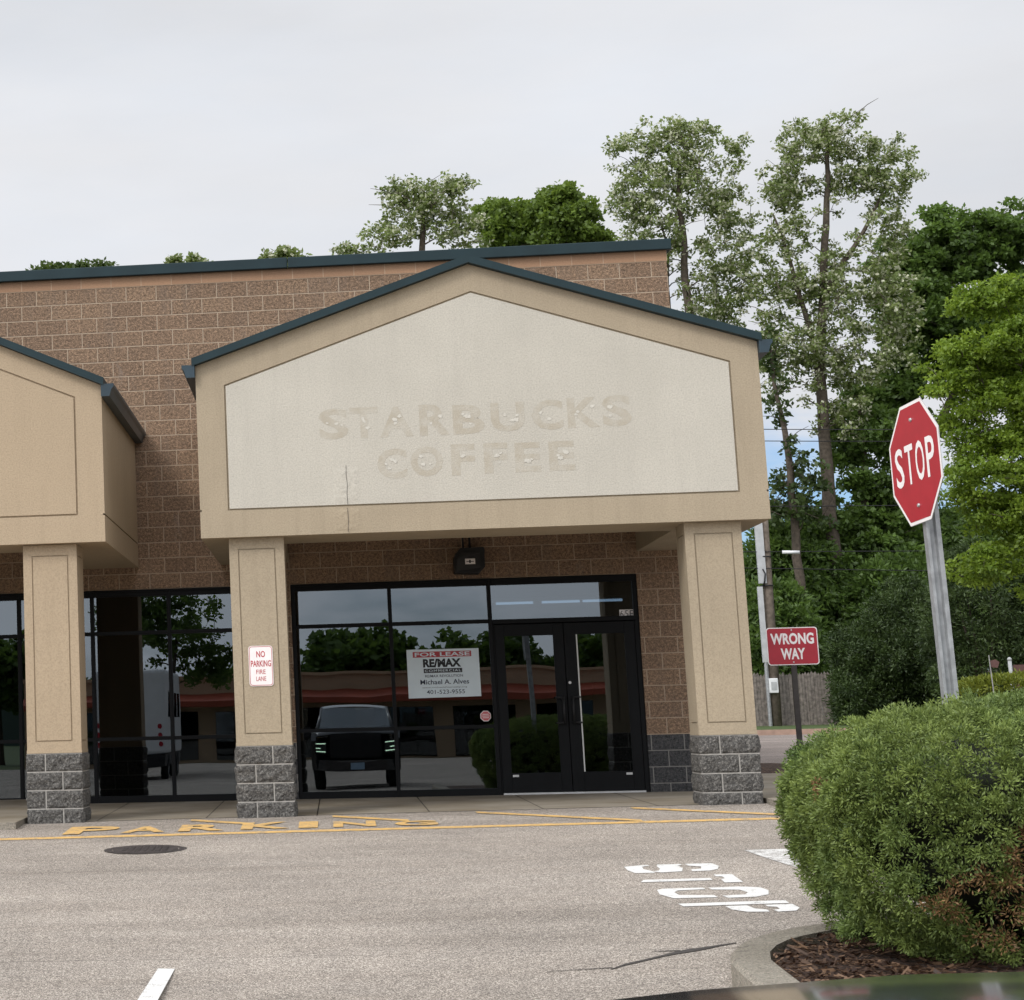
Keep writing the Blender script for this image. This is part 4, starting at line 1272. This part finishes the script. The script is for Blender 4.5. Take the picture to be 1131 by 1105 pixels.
tree('slender_tree', 'slender leaning tree with sparse leaves between the canopy corner and the tallest locust',
     [(19.89,48,5.42),(19.83,48,9.11),(19.69,48,11.3),(19.49,48,13.36)],
     [(19.56,48,11.94,.51,1.27,8),(20.06,48,9.11,.83,1.59,14),(19.43,48,7.89,.83,1.27,16),(19.38,48,13.52,.51,.76,7),(20.56,48,7.85,.63,1.27,10)],
     103, 30, .34, .22, .075, (.03,.055,.014), (.085,.13,.035), None, 0, .20, dead=26)
tree('maple_tree', 'large dense dark green maple behind the STOP sign and the yellow green tree',
     [(25.29,58,5.89),(25.82,58,9.33),(27.26,58,11.37),(28.51,58,13.42),(29.2,58,16.22)],
     [(28.59,58,18.76,2.01,1.43,70),(30.69,58,18.93,1.65,1.51,50),(27.01,58,16.15,1.65,2.08,66),(29.37,58,14.44,2.37,2.51,90),(26.26,58,13.34,1.51,1.29,36),(31.03,58,16.13,1.79,2.15,56),(27.82,58,17.72,2.15,1.79,54),(24.93,58,12.34,1.29,1.08,22),(26.81,58,17.77,1.43,1.43,30),(27.97,58,15.57,2.15,2.15,50),(26.26,58,11.41,1.43,1.08,24)],
     104, 105, .46, .21, .088, *DRK, None, 0, .32)
tree('ivy_clad_tree', 'ivy covered trunk beside the tallest locust, left edge of the STOP sign',
     [(22.77,51,5.52),(22.92,51,8.06),(23.01,51,10.62),(23.06,51,11.92)],
     [(22.74,51,9.99,1.1,1.52,40),(23.2,51,8.05,1.25,1.32,46),(21.7,51,7.6,.6,1.0,14),(23.72,51,10.59,.6,1.2,18),(22.04,51,6.9,1.2,.79,28),(21.25,51,6.84,1.98,1.32,40),(20.2,51,7.19,.99,1.32,20),(23.7,51,6.75,1.32,1.65,40)],
     105, 90, .40, .19, .08, *DRK, None, 0, .26)
tree('honey_locust', 'bright yellow green layered tree at the right edge above the bush',
     [(18.9,16,2.33),(18.9,16,4.79),(18.8,16,7.13),(18.6,16,9.14)],
     [(17.79,16,9.05,.82,.36,26),(17.2,16,7.95,.95,.32,30),(17.9,16,8.15,.85,.6,36),(17.5,16,6.99,.8,.36,26),(16.75,16,6.6,.55,.2,12),(17.3,16,5.55,.95,.48,34),(16.65,16,5.13,.55,.36,14),(17.55,16,4.48,.9,.7,36),(16.9,16,3.75,.75,.5,22),(18.7,16,6.9,1.0,2.4,90),(18.4,16,3.6,1.0,.9,40),(18.0,16.4,7.5,.8,.5,24),(17.9,16.4,6.2,.8,.6,34),(18.0,16.4,5.0,.8,.6,34),(17.4,16.5,4.9,.6,.5,16),(17.6,16.3,7.4,.5,.35,12),(17.12,16,8.83,.5,.4,14),(16.77,16,7.72,.7,.3,16),(16.6,16,7.21,.6,.36,12),(17.05,16,6.1,.7,.3,16)],
     106, 92, .27, .10, .03, (.10,.175,.013), (.25,.36,.036), None, 0, .16, sq=.5, droop=.25)
tree('locust_tree', 'airy flowering locust showing above the parapet left of the gable peak',
     [(7.47,42,11.85),(7.57,42,14.83),(7.6,42,16.63),(7.62,42,18.0)],
     [(7.78,42,17.78,1.45,.9,46),(6.56,42,16.75,1.0,.64,22),(8.6,42,16.73,1.17,1.0,26),(8.83,42,18.24,.59,.53,10),(5.21,42,16.24,.7,.2,8),(6.91,42,18.04,.59,.53,10)],
     107, 34, .28, .14, .054, *LOC, CRM, .26, .22, dead=12, mult=1.3)
tree('maple_tree', 'rounded green maple showing above the parapet directly right of the gable peak',
     [(10.53,47,12.49),(10.65,47,15.67),(10.7,47,17.59)],
     [(10.62,47,17.8,1.25,.94,50),(10.33,47,18.26,.7,.5,14),(11.86,47,17.75,1.0,.9,32)],
     108, 100, .40, .18, .075, (.068, .118, .015), (.20, .295, .044), None, 0, .25)
tree('maple_tree', 'pointed green maple showing above the parapet beside the two-stemmed locust',
     [(12.55,46,12.25),(12.69,46,15.37),(12.74,46,17.26),(12.63,46,18.38)],
     [(12.59,46,17.7,1.25,.99,54),(12.65,46,18.65,.6,.43,14),(13.56,46,17.15,.8,.49,16),(12.11,46,18.31,.37,.49,7)],
     109, 100, .40, .18, .075, (.062, .108, .015), (.19, .28, .042), None, 0, .25)
tree('young_tree', 'wide tree tips barely showing over the far left of the parapet', [(-4.23,44,12.67),(-4.16,44,15.49)], [(-4.76,44,16.42,.84,.24,18),(-3.51,44,16.42,.78,.27,18),(-4.1,44,15.6,1.3,.6,30)], 110, 40, .3, .2, .07, *GRN, None, 0, .18)
tree('young_tree', 'small sprig of tree tips above the parapet over the wall between the canopies', [(-.31,44,12.5),(-.24,44,15.29)], [(-.63,44,16.58,.3,.18,7),(.08,44,16.55,.48,.21,9),(-.3,44,15.7,.9,.5,20)], 111, 36, .26, .2, .07, *LOC, CRM, .15, .18)
tree('young_tree', 'tree tips above the parapet over the left slope of the big gable', [(2.93,44,12.36),(2.97,44,15.45)], [(3.02,44,16.6,.72,.24,14),(3.0,44,15.7,1.2,.5,24)], 112, 36, .28, .2, .07, *LOC, CRM, .15, .18)

def fluff(P, Nn, nbl, r0, r1, l0, l1, w0, w1, colA, colB, rg, jit=.38, upb=.35):
    """rounded sprays of small leaves radiating from the points P; returns quads, colours"""
    N = len(P)
    cb = np.repeat(P, nbl, 0); nn = np.repeat(Nn, nbl, 0)
    d = rg.normal(size=cb.shape) + nn * .75 + np.array([0, 0, upb]); d /= np.linalg.norm(d, axis=1)[:, None]
    rad = np.repeat(rg.uniform(r0, r1, (N, 1)), nbl, 0)
    b0 = cb + d * rad * (rg.random((len(cb), 1)) ** .6) * np.array([1, 1, .85])
    d2 = d + rg.normal(0, jit, d.shape); d2 /= np.linalg.norm(d2, axis=1)[:, None]
    l = rg.uniform(l0, l1, (len(cb), 1)); sd = np.cross(d2, rg.normal(size=d2.shape)); sd /= np.linalg.norm(sd, axis=1)[:, None] + 1e-9
    wv = sd * rg.uniform(w0, w1, (len(cb), 1))
    Q = np.stack([b0, b0 + d2 * l * .5 + wv, b0 + d2 * l, b0 + d2 * l * .5 - wv], 1)
    k = np.repeat(rg.random((N, 1)), nbl, 0) * .5 + rg.random((len(cb), 1)) * .5
    return Q, np.array([colA]) * (1 - k) + np.array([colB]) * k

def shrub(name, label, c, rx, rz, seed, colA, colB, n=1500, nb=16, L=.26, Wd=.07, e=2.4, group=None, cat='shrub', up=.2, lump=.35, leaf='leaf', cr=(.25, .5)):
    rngm = np.random.default_rng(seed)
    gz = g(c[0], c[1]) + .12
    root = empty(name, (c[0], c[1], gz), label, cat, group)
    P, Nn = superblob(n, c, (rx, rx * .9, rz), e, rngm)
    # loose depth: some clumps stand out, some sit back
    P = P + Nn * (vnoise(P, 1.4, seed)[:, None] * lump + vnoise(P, 3.5, seed)[:, None] * lump * .45 - rngm.random((n, 1)) ** 2 * .45)
    k = P[:, 2] > gz - .05; P, Nn = P[k], Nn[k]
    Q, C_ = fluff(P, Nn, nb, cr[0], cr[1], L * .6, L * 1.2, Wd * .6, Wd, colA, colB, rngm, .6, up)
    quads_obj('crown', Q, C_, M[leaf], root, origin=root.location)
    mb = LB(root)
    for q in range(7):
        a = q * 2.4; r = rx * .5
        mb.tube([(c[0] + .1 * cos(a), c[1] + .1 * sin(a), gz - .2), (c[0] + r * .5 * cos(a), c[1] + r * .5 * sin(a), c[2] - rz * .3), (c[0] + r * cos(a), c[1] + r * sin(a), c[2] + rz * .5)], [.06, .045, .02], M['bark'], 5, False)
    mb.put('stems', smooth=True)
    return root
SHG = 'shrubs and small trees behind the fence'
for i, (c, rx, rz, lab) in enumerate((((19.9, 50, 4.9), 1.45, 2.2, 'broadleaf shrub directly right of the utility pole, behind the WRONG WAY sign'),
        ((21.98, 52, 5.3), 1.8, 2.5, 'broadleaf shrub at the foot of the tallest locust'),
        ((24.2, 53, 5.4), 1.8, 2.6, 'broadleaf shrub below the left edge of the STOP sign'),
        ((26.3, 54, 5.4), 2.0, 2.6, 'broadleaf shrub behind the STOP sign post'),
        ((28.0, 52, 5.2), 1.9, 2.7, 'broadleaf shrub at the right edge below the yellow green tree'),
        ((18.6, 47.5, 3.0), 1.5, 2.1, 'dark shrub standing over the fence behind the wooden pole'),
        ((23.6, 49.5, 3.6), 2.2, 2.3, 'broad dark shrub above the round evergreens behind the STOP sign post'))):
    shrub('broadleaf_shrub', lab, c, rx, rz, 200 + i, (.036, .074, .014), (.145, .24, .044), n=620, nb=46, L=.23, Wd=.055, group=SHG, lump=.55, up=-.1)
for i, (c, rx, rz, lab) in enumerate((((20.75, 42, 1.9), 1.3, 1.75, 'dark rounded evergreen at the right end of the fence'), ((22.1, 42.3, 2.3), 1.5, 2.3, 'dark evergreen left of the STOP sign post beside the fence evergreen'), ((22.9, 38, 2.9), 1.5, 2.6, 'tall dark evergreen right of the STOP sign post'), ((25.0, 38, 2.8), 1.6, 2.6, 'tall dark evergreen at the right edge behind the clipped hedge'))):
    shrub('evergreen_shrub', lab, c, rx, rz, 300 + i, (.012, .028, .007), (.068, .108, .024), n=1150, nb=56, L=.13, Wd=.024, e=2.3, group='dark evergreens along the verge', cat='evergreen', lump=.75, leaf='needle', cr=(.14, .34), up=.0)

# ================================================================== BIG CLIPPED BUSH
rg = np.random.default_rng(21)
BC = (8.73, -15.62, .36); BR = (1.86, 1.30, 1.0); ZUP, ZDN = .555, .86
def bush_shape(P):
    """flat topped block: widest near the top, drawn in a little at the foot, top falling gently to the left"""
    P = P.copy()
    dz = P[:, 2] - BC[2]
    P[:, 2] = BC[2] + np.where(dz > 0, dz * ZUP, dz * ZDN)
    tz = np.clip((BC[2] - P[:, 2]) / ZDN, 0, 1)
    P[:, 0] = BC[0] + (P[:, 0] - BC[0]) * (1 - .11 * tz); P[:, 1] = BC[1] + (P[:, 1] - BC[1]) * (1 - .15 * tz)
    lft = np.clip((8.25 - P[:, 0]) / 1.45, 0, 1.1)
    P[:, 2] -= np.where(dz > 0, np.clip(dz, 0, 1), 0) * .19 * lft ** 2.2
    return P
root = empty('clipped_bush', (8.72, -15.62, g(8.72, -15.62) + .1), 'large clipped fluffy green bush with brown patches on the kerbed island', 'bush')
NB, NBL = 6800, 104
P, Nn = superblob(NB, BC, BR, 4.6, rg)
P = bush_shape(P)
P = P + Nn * (.06 * vnoise(P, 2.2, 3) + .06 * vnoise(P, 5.0, 8) + (-.15 * rg.random(NB) ** 1.5 + .03))[:, None]
holes = ((vnoise(P, 3.1, 31) > .40) & (P[:, 2] < .62)) | ((P[:, 2] < -.12) & (vnoise(P, 4.0, 12) > .05))
P[holes] -= Nn[holes] * rg.uniform(.05, .22, (holes.sum(), 1))
keep = (P[:, 2] > -.42) & ~(holes & (rg.random(NB) < .55))
P, Nn = P[keep], Nn[keep]
BROWN = [((7.74, -16.78, .12), .20), ((7.33, -16.68, -.09), .10), ((6.80, -16.1, .50), .07), ((7.52, -16.8, -.2), .12), ((7.9, -16.9, -.02), .13), ((7.86, -16.85, .25), .16), ((7.45, -16.85, .05), .09), ((8.05, -16.9, .12), .14)]
# every sprig is a rounded fluff of scale-leaf tips radiating from a twig end
N = len(P)
Q, C_ = fluff(P, Nn, NBL, .045, .085, .014, .034, .003, .0056, (.042, .076, .015), (.27, .345, .085), rg)
cb = np.zeros((len(Q), 1))
blu = np.repeat(np.clip(vnoise(P, 1.3, 77) * 1.6 + .25, 0, 1), NBL)[:, None]
C_ = C_ * (1 - .35 * blu) + C_ * np.array([[.70, .98, 1.35]]) * .35 * blu
for c, r in BROWN:
    dd = np.linalg.norm((P - np.array(c)) / np.array([1, 1.6, .9]), axis=1)
    m = np.repeat(dd < r * rg.uniform(.6, 1.5, N), NBL) & (rg.random(len(cb)) < .85)
    C_[m] = np.array([[.24, .14, .06]]) * rg.uniform(.45, 1.4, (m.sum(), 1))
quads_obj('foliage', Q, C_, M['needle'], root, origin=root.location)
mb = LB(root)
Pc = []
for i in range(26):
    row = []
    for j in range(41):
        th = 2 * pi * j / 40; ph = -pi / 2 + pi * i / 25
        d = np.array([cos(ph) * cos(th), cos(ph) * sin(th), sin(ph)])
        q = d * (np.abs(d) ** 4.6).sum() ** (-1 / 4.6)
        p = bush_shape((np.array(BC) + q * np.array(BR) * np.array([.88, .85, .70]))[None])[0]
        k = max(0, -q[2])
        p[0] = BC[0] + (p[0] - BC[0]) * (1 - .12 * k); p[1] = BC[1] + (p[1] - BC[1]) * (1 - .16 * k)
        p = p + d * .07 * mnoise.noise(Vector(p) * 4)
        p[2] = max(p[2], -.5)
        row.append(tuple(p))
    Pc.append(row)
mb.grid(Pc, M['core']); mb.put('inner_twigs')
mb = LB(root)
for q in range(60):
    a = rnd.uniform(pi * .8, pi * 1.8); r = rnd.uniform(.5, .92)
    x0, y0 = BC[0] + 1.3 * r * cos(a), BC[1] + .9 * r * sin(a)
    p0 = Vector((x0, y0, g(x0, y0) + .08)); p1 = Vector((BC[0] + 1.72 * r * cos(a + rnd.uniform(-.1, .1)), BC[1] + 1.2 * r * sin(a + rnd.uniform(-.1, .1)), rnd.uniform(-.25, .3)))
    mb.tube([p0, p0.lerp(p1, .5) + Vector((0, 0, -.03)), p1], [.014, .010, .005], M['twig'], 5, False)
mb.put('branches', smooth=True)

# ================================================================== THE PHOTOGRAPHER'S TRUCK (seen in the glass; its hood edge at the lower right)
TX, TF = 4.62, -27.6       # centreline, front
gt = g(TX, -29)
root = empty('pickup_truck', (TX, TF - 2.9, gt), 'black pickup truck with lit headlights parked facing the shop, its hood at the lower right', 'pickup truck')
def tp(x, y, z): return (TX + 1.1 * x, TF - y, gt + 1.09 * z)      # x across, y back from the nose, z up
def wheel_profile(y0, y1, z0, z1, arches, n=14):
    pts = [(y0, z0)]
    for c, r in arches:
        for k in range(n + 1):
            a = pi - pi * k / n
            pts.append((c + r * cos(a), max(z0, z0 + r * sin(a))))
    pts += [(y1, z0), (y1, z1), (y0, z1)]
    return pts
mb = LB(root)
side = [(.10, .42)] + [(1.0 + .50 * cos(pi - pi * k / 12), .42 + .50 * sin(pi - pi * k / 12)) for k in range(13)] + [(4.65 + .50 * cos(pi - pi * k / 12), .42 + .50 * sin(pi - pi * k / 12)) for k in range(13)] + [(5.75, .45), (5.78, 1.36), (1.75, 1.345), (.22, 1.31), (.05, 1.12), (.02, .6)]
for s in (-1, 1):
    mb.prism([tp(s * 1.0, y, z) for y, z in side], (-s * .12, 0, 0), M['carblack'])
mb.poly([tp(-.88, 1.8, .42), tp(.88, 1.8, .42), tp(.88, 5.7, .42), tp(-.88, 5.7, .42)], M['plastic'])
mb.box(TX - .88, TX + .88, TF - 5.78, TF - 5.7, gt + .5, gt + 1.27, M['carblack'])
mb.box(TX - .88, TX + .88, TF - 3.85, TF - 3.78, gt + .5, gt + 1.27, M['carblack'])
mb.box(TX - .88, TX + .88, TF - 1.84, TF - 1.78, gt + .5, gt + 1.05, M['plastic'])
mb.put('body')
mb = LB(root)
Pg = []
for i in range(13):
    v = (i / 12) ** 1.8; row = []
    for j in range(25):
        u = -1 + 2 * j / 24
        x = u * (.93 + .05 * v); y = .06 + 1.66 * v + (.06 if v == 0 else 0) * 0 + .10 * u * u * (1 - v)
        z = 1.344 + .02 * v - .10 * (1 - v) ** 24 - .06 * max(0, abs(u) - .93) / .07 + .013 / (1 + math.exp((abs(u) - .27) * 30)) - .02 * u * u
        row.append(tp(x, y, z))
    Pg.append(row)
mb.grid(Pg, M['carblack']); hood = mb.put('hood', smooth=True)
mb = LB(root)
mb.box(TX - .62, TX + .62, TF - .10, TF - .03, gt + .78, gt + 1.36, M['plastic'])
for k in range(7): mb.box(TX - .60, TX + .60, TF - .03, TF - .012, gt + .82 + k * .064, gt + .848 + k * .064, M['plastic'])
mb.put('grille')
mb = LB(root)
mb.prism([tp(-.98, .16, .42), tp(-.70, .0, .42), tp(.70, .0, .42), tp(.98, .16, .42), tp(.98, .5, .42), tp(-.98, .5, .42)], (0, 0, .26), M['carblack'])
mb.box(TX - .45, TX + .45, TF + .012, TF + .004, gt + .68, gt + .71, M['chrome'])
mb.put('bumper')
mb = LB(root); mb.box(TX - .17, TX + .17, TF + .012, TF + .022, gt + .50, gt + .66, M['plate']); mb.put('number_plate')
for s in (-1, 1):
    mb = LB(root); mb.prism([tp(s * .64, .06, .80), tp(s * .97, .17, .82), tp(s * .98, .22, 1.08), tp(s * .64, .08, 1.06)], (0, -.05, 0), M['plastic'])
    h = mb.put('headlight')
    mb = LB(root)
    for a, b in (((.66, 1.035), (.955, 1.055)), ((.66, .845), (.88, .86)), ((.92, .90), (.955, 1.05)), ((.78, .93), (.93, .945))):
        p0 = tp(s * a[0], .055 + (a[0] - .64) * .34 - .035, a[1]); p1 = tp(s * b[0], .055 + (b[0] - .64) * .34 - .035, b[1])
        mb.tube([p0, p1], [.014, .014], M['led'], 6)
    mb.put('light_strip', h)
# cab: pillars, roof, glass
mb = LB(root)
for s in (-1, 1):
    mb.tube([tp(s * .90, 1.70, 1.22), tp(s * .76, 2.32, 1.86)], [.045, .04], M['carblack'], 8)
    mb.tube([tp(s * .93, 2.95, 1.22), tp(s * .74, 2.95, 1.88)], [.05, .05], M['carblack'], 8)
    mb.tube([tp(s * .93, 3.80, 1.24), tp(s * .74, 3.70, 1.85)], [.07, .06], M['carblack'], 8)
Pr = []
for i in range(7):
    v = i / 6; row = []
    for j in range(11):
        u = -1 + 2 * j / 10
        row.append(tp(u * .78, 2.27 + 1.48 * v, 1.955 - .07 * u * u - .10 * (2 * v - 1) ** 4 * .6))
    Pr.append(row)
mb.grid(Pr, M['carblack']); mb.put('roof', smooth=True)
mb = LB(root); mb.poly([tp(-.88, 1.72, 1.235), tp(.88, 1.72, 1.235), tp(.74, 2.28, 1.87), tp(-.74, 2.28, 1.87)], M['carglass']); mb.put('windscreen')
mb = LB(root); mb.poly([tp(-.86, 3.80, 1.28), tp(.86, 3.80, 1.28), tp(.72, 3.72, 1.83), tp(-.72, 3.72, 1.83)], M['carglass_dark']); mb.put('rear_window')
for s in (-1, 1):
    mb = LB(root); mb.poly([tp(s * .93, 3.02, 1.25), tp(s * .92, 3.72, 1.26), tp(s * .755, 3.65, 1.83), tp(s * .76, 3.02, 1.86)], M['carglass_dark']); mb.put('side_window')
    mb = LB(root); mb.poly([tp(s * .915, 1.85, 1.24), tp(s * .93, 2.88, 1.25), tp(s * .765, 2.88, 1.86), tp(s * .775, 2.36, 1.84)], M['carglass_dark']); mb.put('side_window')
    mb = LB(root); mb.prism([tp(s * 1.0, 1.95, 1.22), tp(s * 1.22, 1.98, 1.22), tp(s * 1.22, 1.98, 1.46), tp(s * 1.04, 1.95, 1.46)], (0, -.09, 0), M['plastic']); mb.put('wing_mirror')
mb = LB(root); mb.prism([tp(-.86, 1.74, 1.0), tp(-.86, 1.74, 1.17), tp(-.86, 2.2, 1.15), tp(-.86, 2.3, .9)], (1.72, 0, 0), M['plastic']); mb.put('dashboard')
for s in (-1, 1):
    mb = LB(root); mb.box(TX + s * .42 - .25, TX + s * .42 + .25, TF - 3.2, TF - 2.65, gt + .6, gt + .78, M['plastic']); mb.box(TX + s * .42 - .24, TX + s * .42 + .24, TF - 3.34, TF - 3.20, gt + .78, gt + 1.36, M['plastic']); mb.put('seat', bevel=.03)
def wheel(root, x, y, z, r, wd, name='wheel'):
    mb = LB(root)
    n = 24
    prof = [(r * .62, -wd / 2), (r * .93, -wd / 2), (r, -wd / 2 + .03), (r, wd / 2 - .03), (r * .93, wd / 2), (r * .62, wd / 2)]
    P = [[(x + b, y + a * cos(2 * pi * k / n), z + a * sin(2 * pi * k / n)) for k in range(n + 1)] for a, b in prof]
    mb.grid(P, M['tyre'])
    w_ = mb.put(name, smooth=True)
    mb = LB(root)
    for s in (-1, 1):
        P = [[(x + s * (wd / 2 - d), y + a * r * cos(2 * pi * k / n), z + a * r * sin(2 * pi * k / n)) for k in range(n + 1)] for a, d in ((.62, .01), (.54, .03), (.2, .05), (.001, .04))]
        mb.grid(P, M['chrome'])
    mb.put('rim', w_)
for s in (-1, 1):
    for y in (1.0, 4.65): wheel(root, TX + s * .95, TF - y, gt + .44, .44, .28)

# ================================================================== THE LOT BEHIND THE CAMERA (mirrored in the shop glass)
# shuttle bus
bx, by = -3.1, -48.0; gb = g(bx, by)
root = empty('shuttle_bus', (bx, by - 4, gb), 'white boxy shuttle bus parked across the lot', 'bus')
mb = LB(root)
mb.box(bx - 1.2, bx + 1.35, by - 7.5, by, gb + .95, gb + 3.85, M['whitemetal'])
mb.put('body', bevel=.12)
mb = LB(root); mb.box(bx - 1.15, bx + 1.3, by - 7.4, by + .06, gb + .5, gb + .94, M['plastic']); mb.put('skirt')
for k in range(4):
    mb = LB(root); y = by - 1.2 - k * 1.5; mb.box(bx + 1.352, bx + 1.36, y - 1.1, y, gb + 2.2, gb + 3.1, M['carglass_dark']); mb.put('window')
mb = LB(root)
for x in (-1.0, 1.12):
    for z in (1.3, 1.6, 1.9): mb.tube([(bx + x, by + .01, gb + z), (bx + x, by + .03, gb + z)], [.09, .08], M['signred'], 12)
mb.put('tail_light')
for x in (-1.05, 1.2):
    for y in (1.5, 5.8): wheel(root, bx + x, by - y, gb + .45, .45, .28)
# strip mall across the lot
root = empty('distant_shop_building', (9, -85, g(9, -85)), 'low tan building with an orange canopy band across the lot, mirrored in the shop glass', 'building')
mb = LB(root); mb.box(-12, 26, -97, -85, -1, 3.5, M['tanwall']); mb.box(-12.2, 26.2, -97.2, -84.8, 3.5, 3.65, M['tanwall']); mb.put('wall')
mb = LB(root); mb.prism([(-12, -84.99, 2.75), (-12, -83.4, 2.35), (-12, -83.4, 2.05), (-12, -84.99, 2.05)], (38, 0, 0), M['orange']); mb.put('canopy')
for k in range(9):
    mb = LB(root); x = -10 + k * 4.0; mb.box(x, x + 3, -84.99, -84.95, -.7, 1.8, M['carglass_dark']); mb.put('window')
# trees beyond it and a near tree by the bus: copies of two kinds
def copy_tree(src, loc, lab, group, rz=0, sc=1):
    r = src.copy(); COL.objects.link(r); r.location = loc; r.rotation_euler = (0, 0, rz); r.scale = (sc, sc, sc)
    r['label'] = lab; r['group'] = group
    for ch in src.children:
        c = ch.copy(); COL.objects.link(c); c.parent = r
    return r
src = tree('broadleaf_tree', 'dark broadleaf tree, first from the left in the row beyond the low tan building', [(-16, -103, 2.2), (-16, -103, 5)], [(-16, -103, 4.6, 3.6, 2.3, 90), (-14, -103, 3.6, 2.6, 1.7, 40)], 401, 50, .8, .5, .22, *DRK, None, 0, .3, group='trees beyond the tan building')
ORD = ('second', 'third', 'fourth', 'fifth', 'sixth', 'seventh', 'eighth', 'ninth', 'tenth', 'eleventh', 'twelfth', 'thirteenth')
for i, o_ in enumerate(ORD):
    copy_tree(src, (-12.3 + 3.6 * i, -103 - (i % 3) * 1.6, -.75), 'dark broadleaf tree, %s from the left in the row beyond the low tan building' % o_, 'trees beyond the tan building', rz=i * 1.3, sc=(.66, .7, .64, .68, .72, .98, .70, .92, .72, .86, .7, .76)[i])
tree('parking_lot_tree', 'spreading tree standing beside the white bus, mirrored in the left shop window', [(-2.2, -58, 2.5), (-2.0, -58, 4.5)], [(-2.2, -58, 4.9, 2.4, 1.7, 60), (-3.6, -58, 5.6, 1.8, 1.4, 40), (-.7, -58, 3.4, 1.3, .8, 24)], 402, 60, .4, .2, .07, *DRK, None, 0, .2)
mb = MB()
mb.grid([[(x, -330, z + (6.5 * (.6 + .4 * mnoise.noise((x * .012, 0, 3))) if z > 0 else 0)) for x in np.linspace(-150, 220, 60)] for z in (-2, 4)] + [[(x, -420, 4) for x in np.linspace(-150, 220, 60)]], simple('far_woods', (.06, .085, .07), .95, .3, .05))
tag(mb.build('hills'), kind='structure')
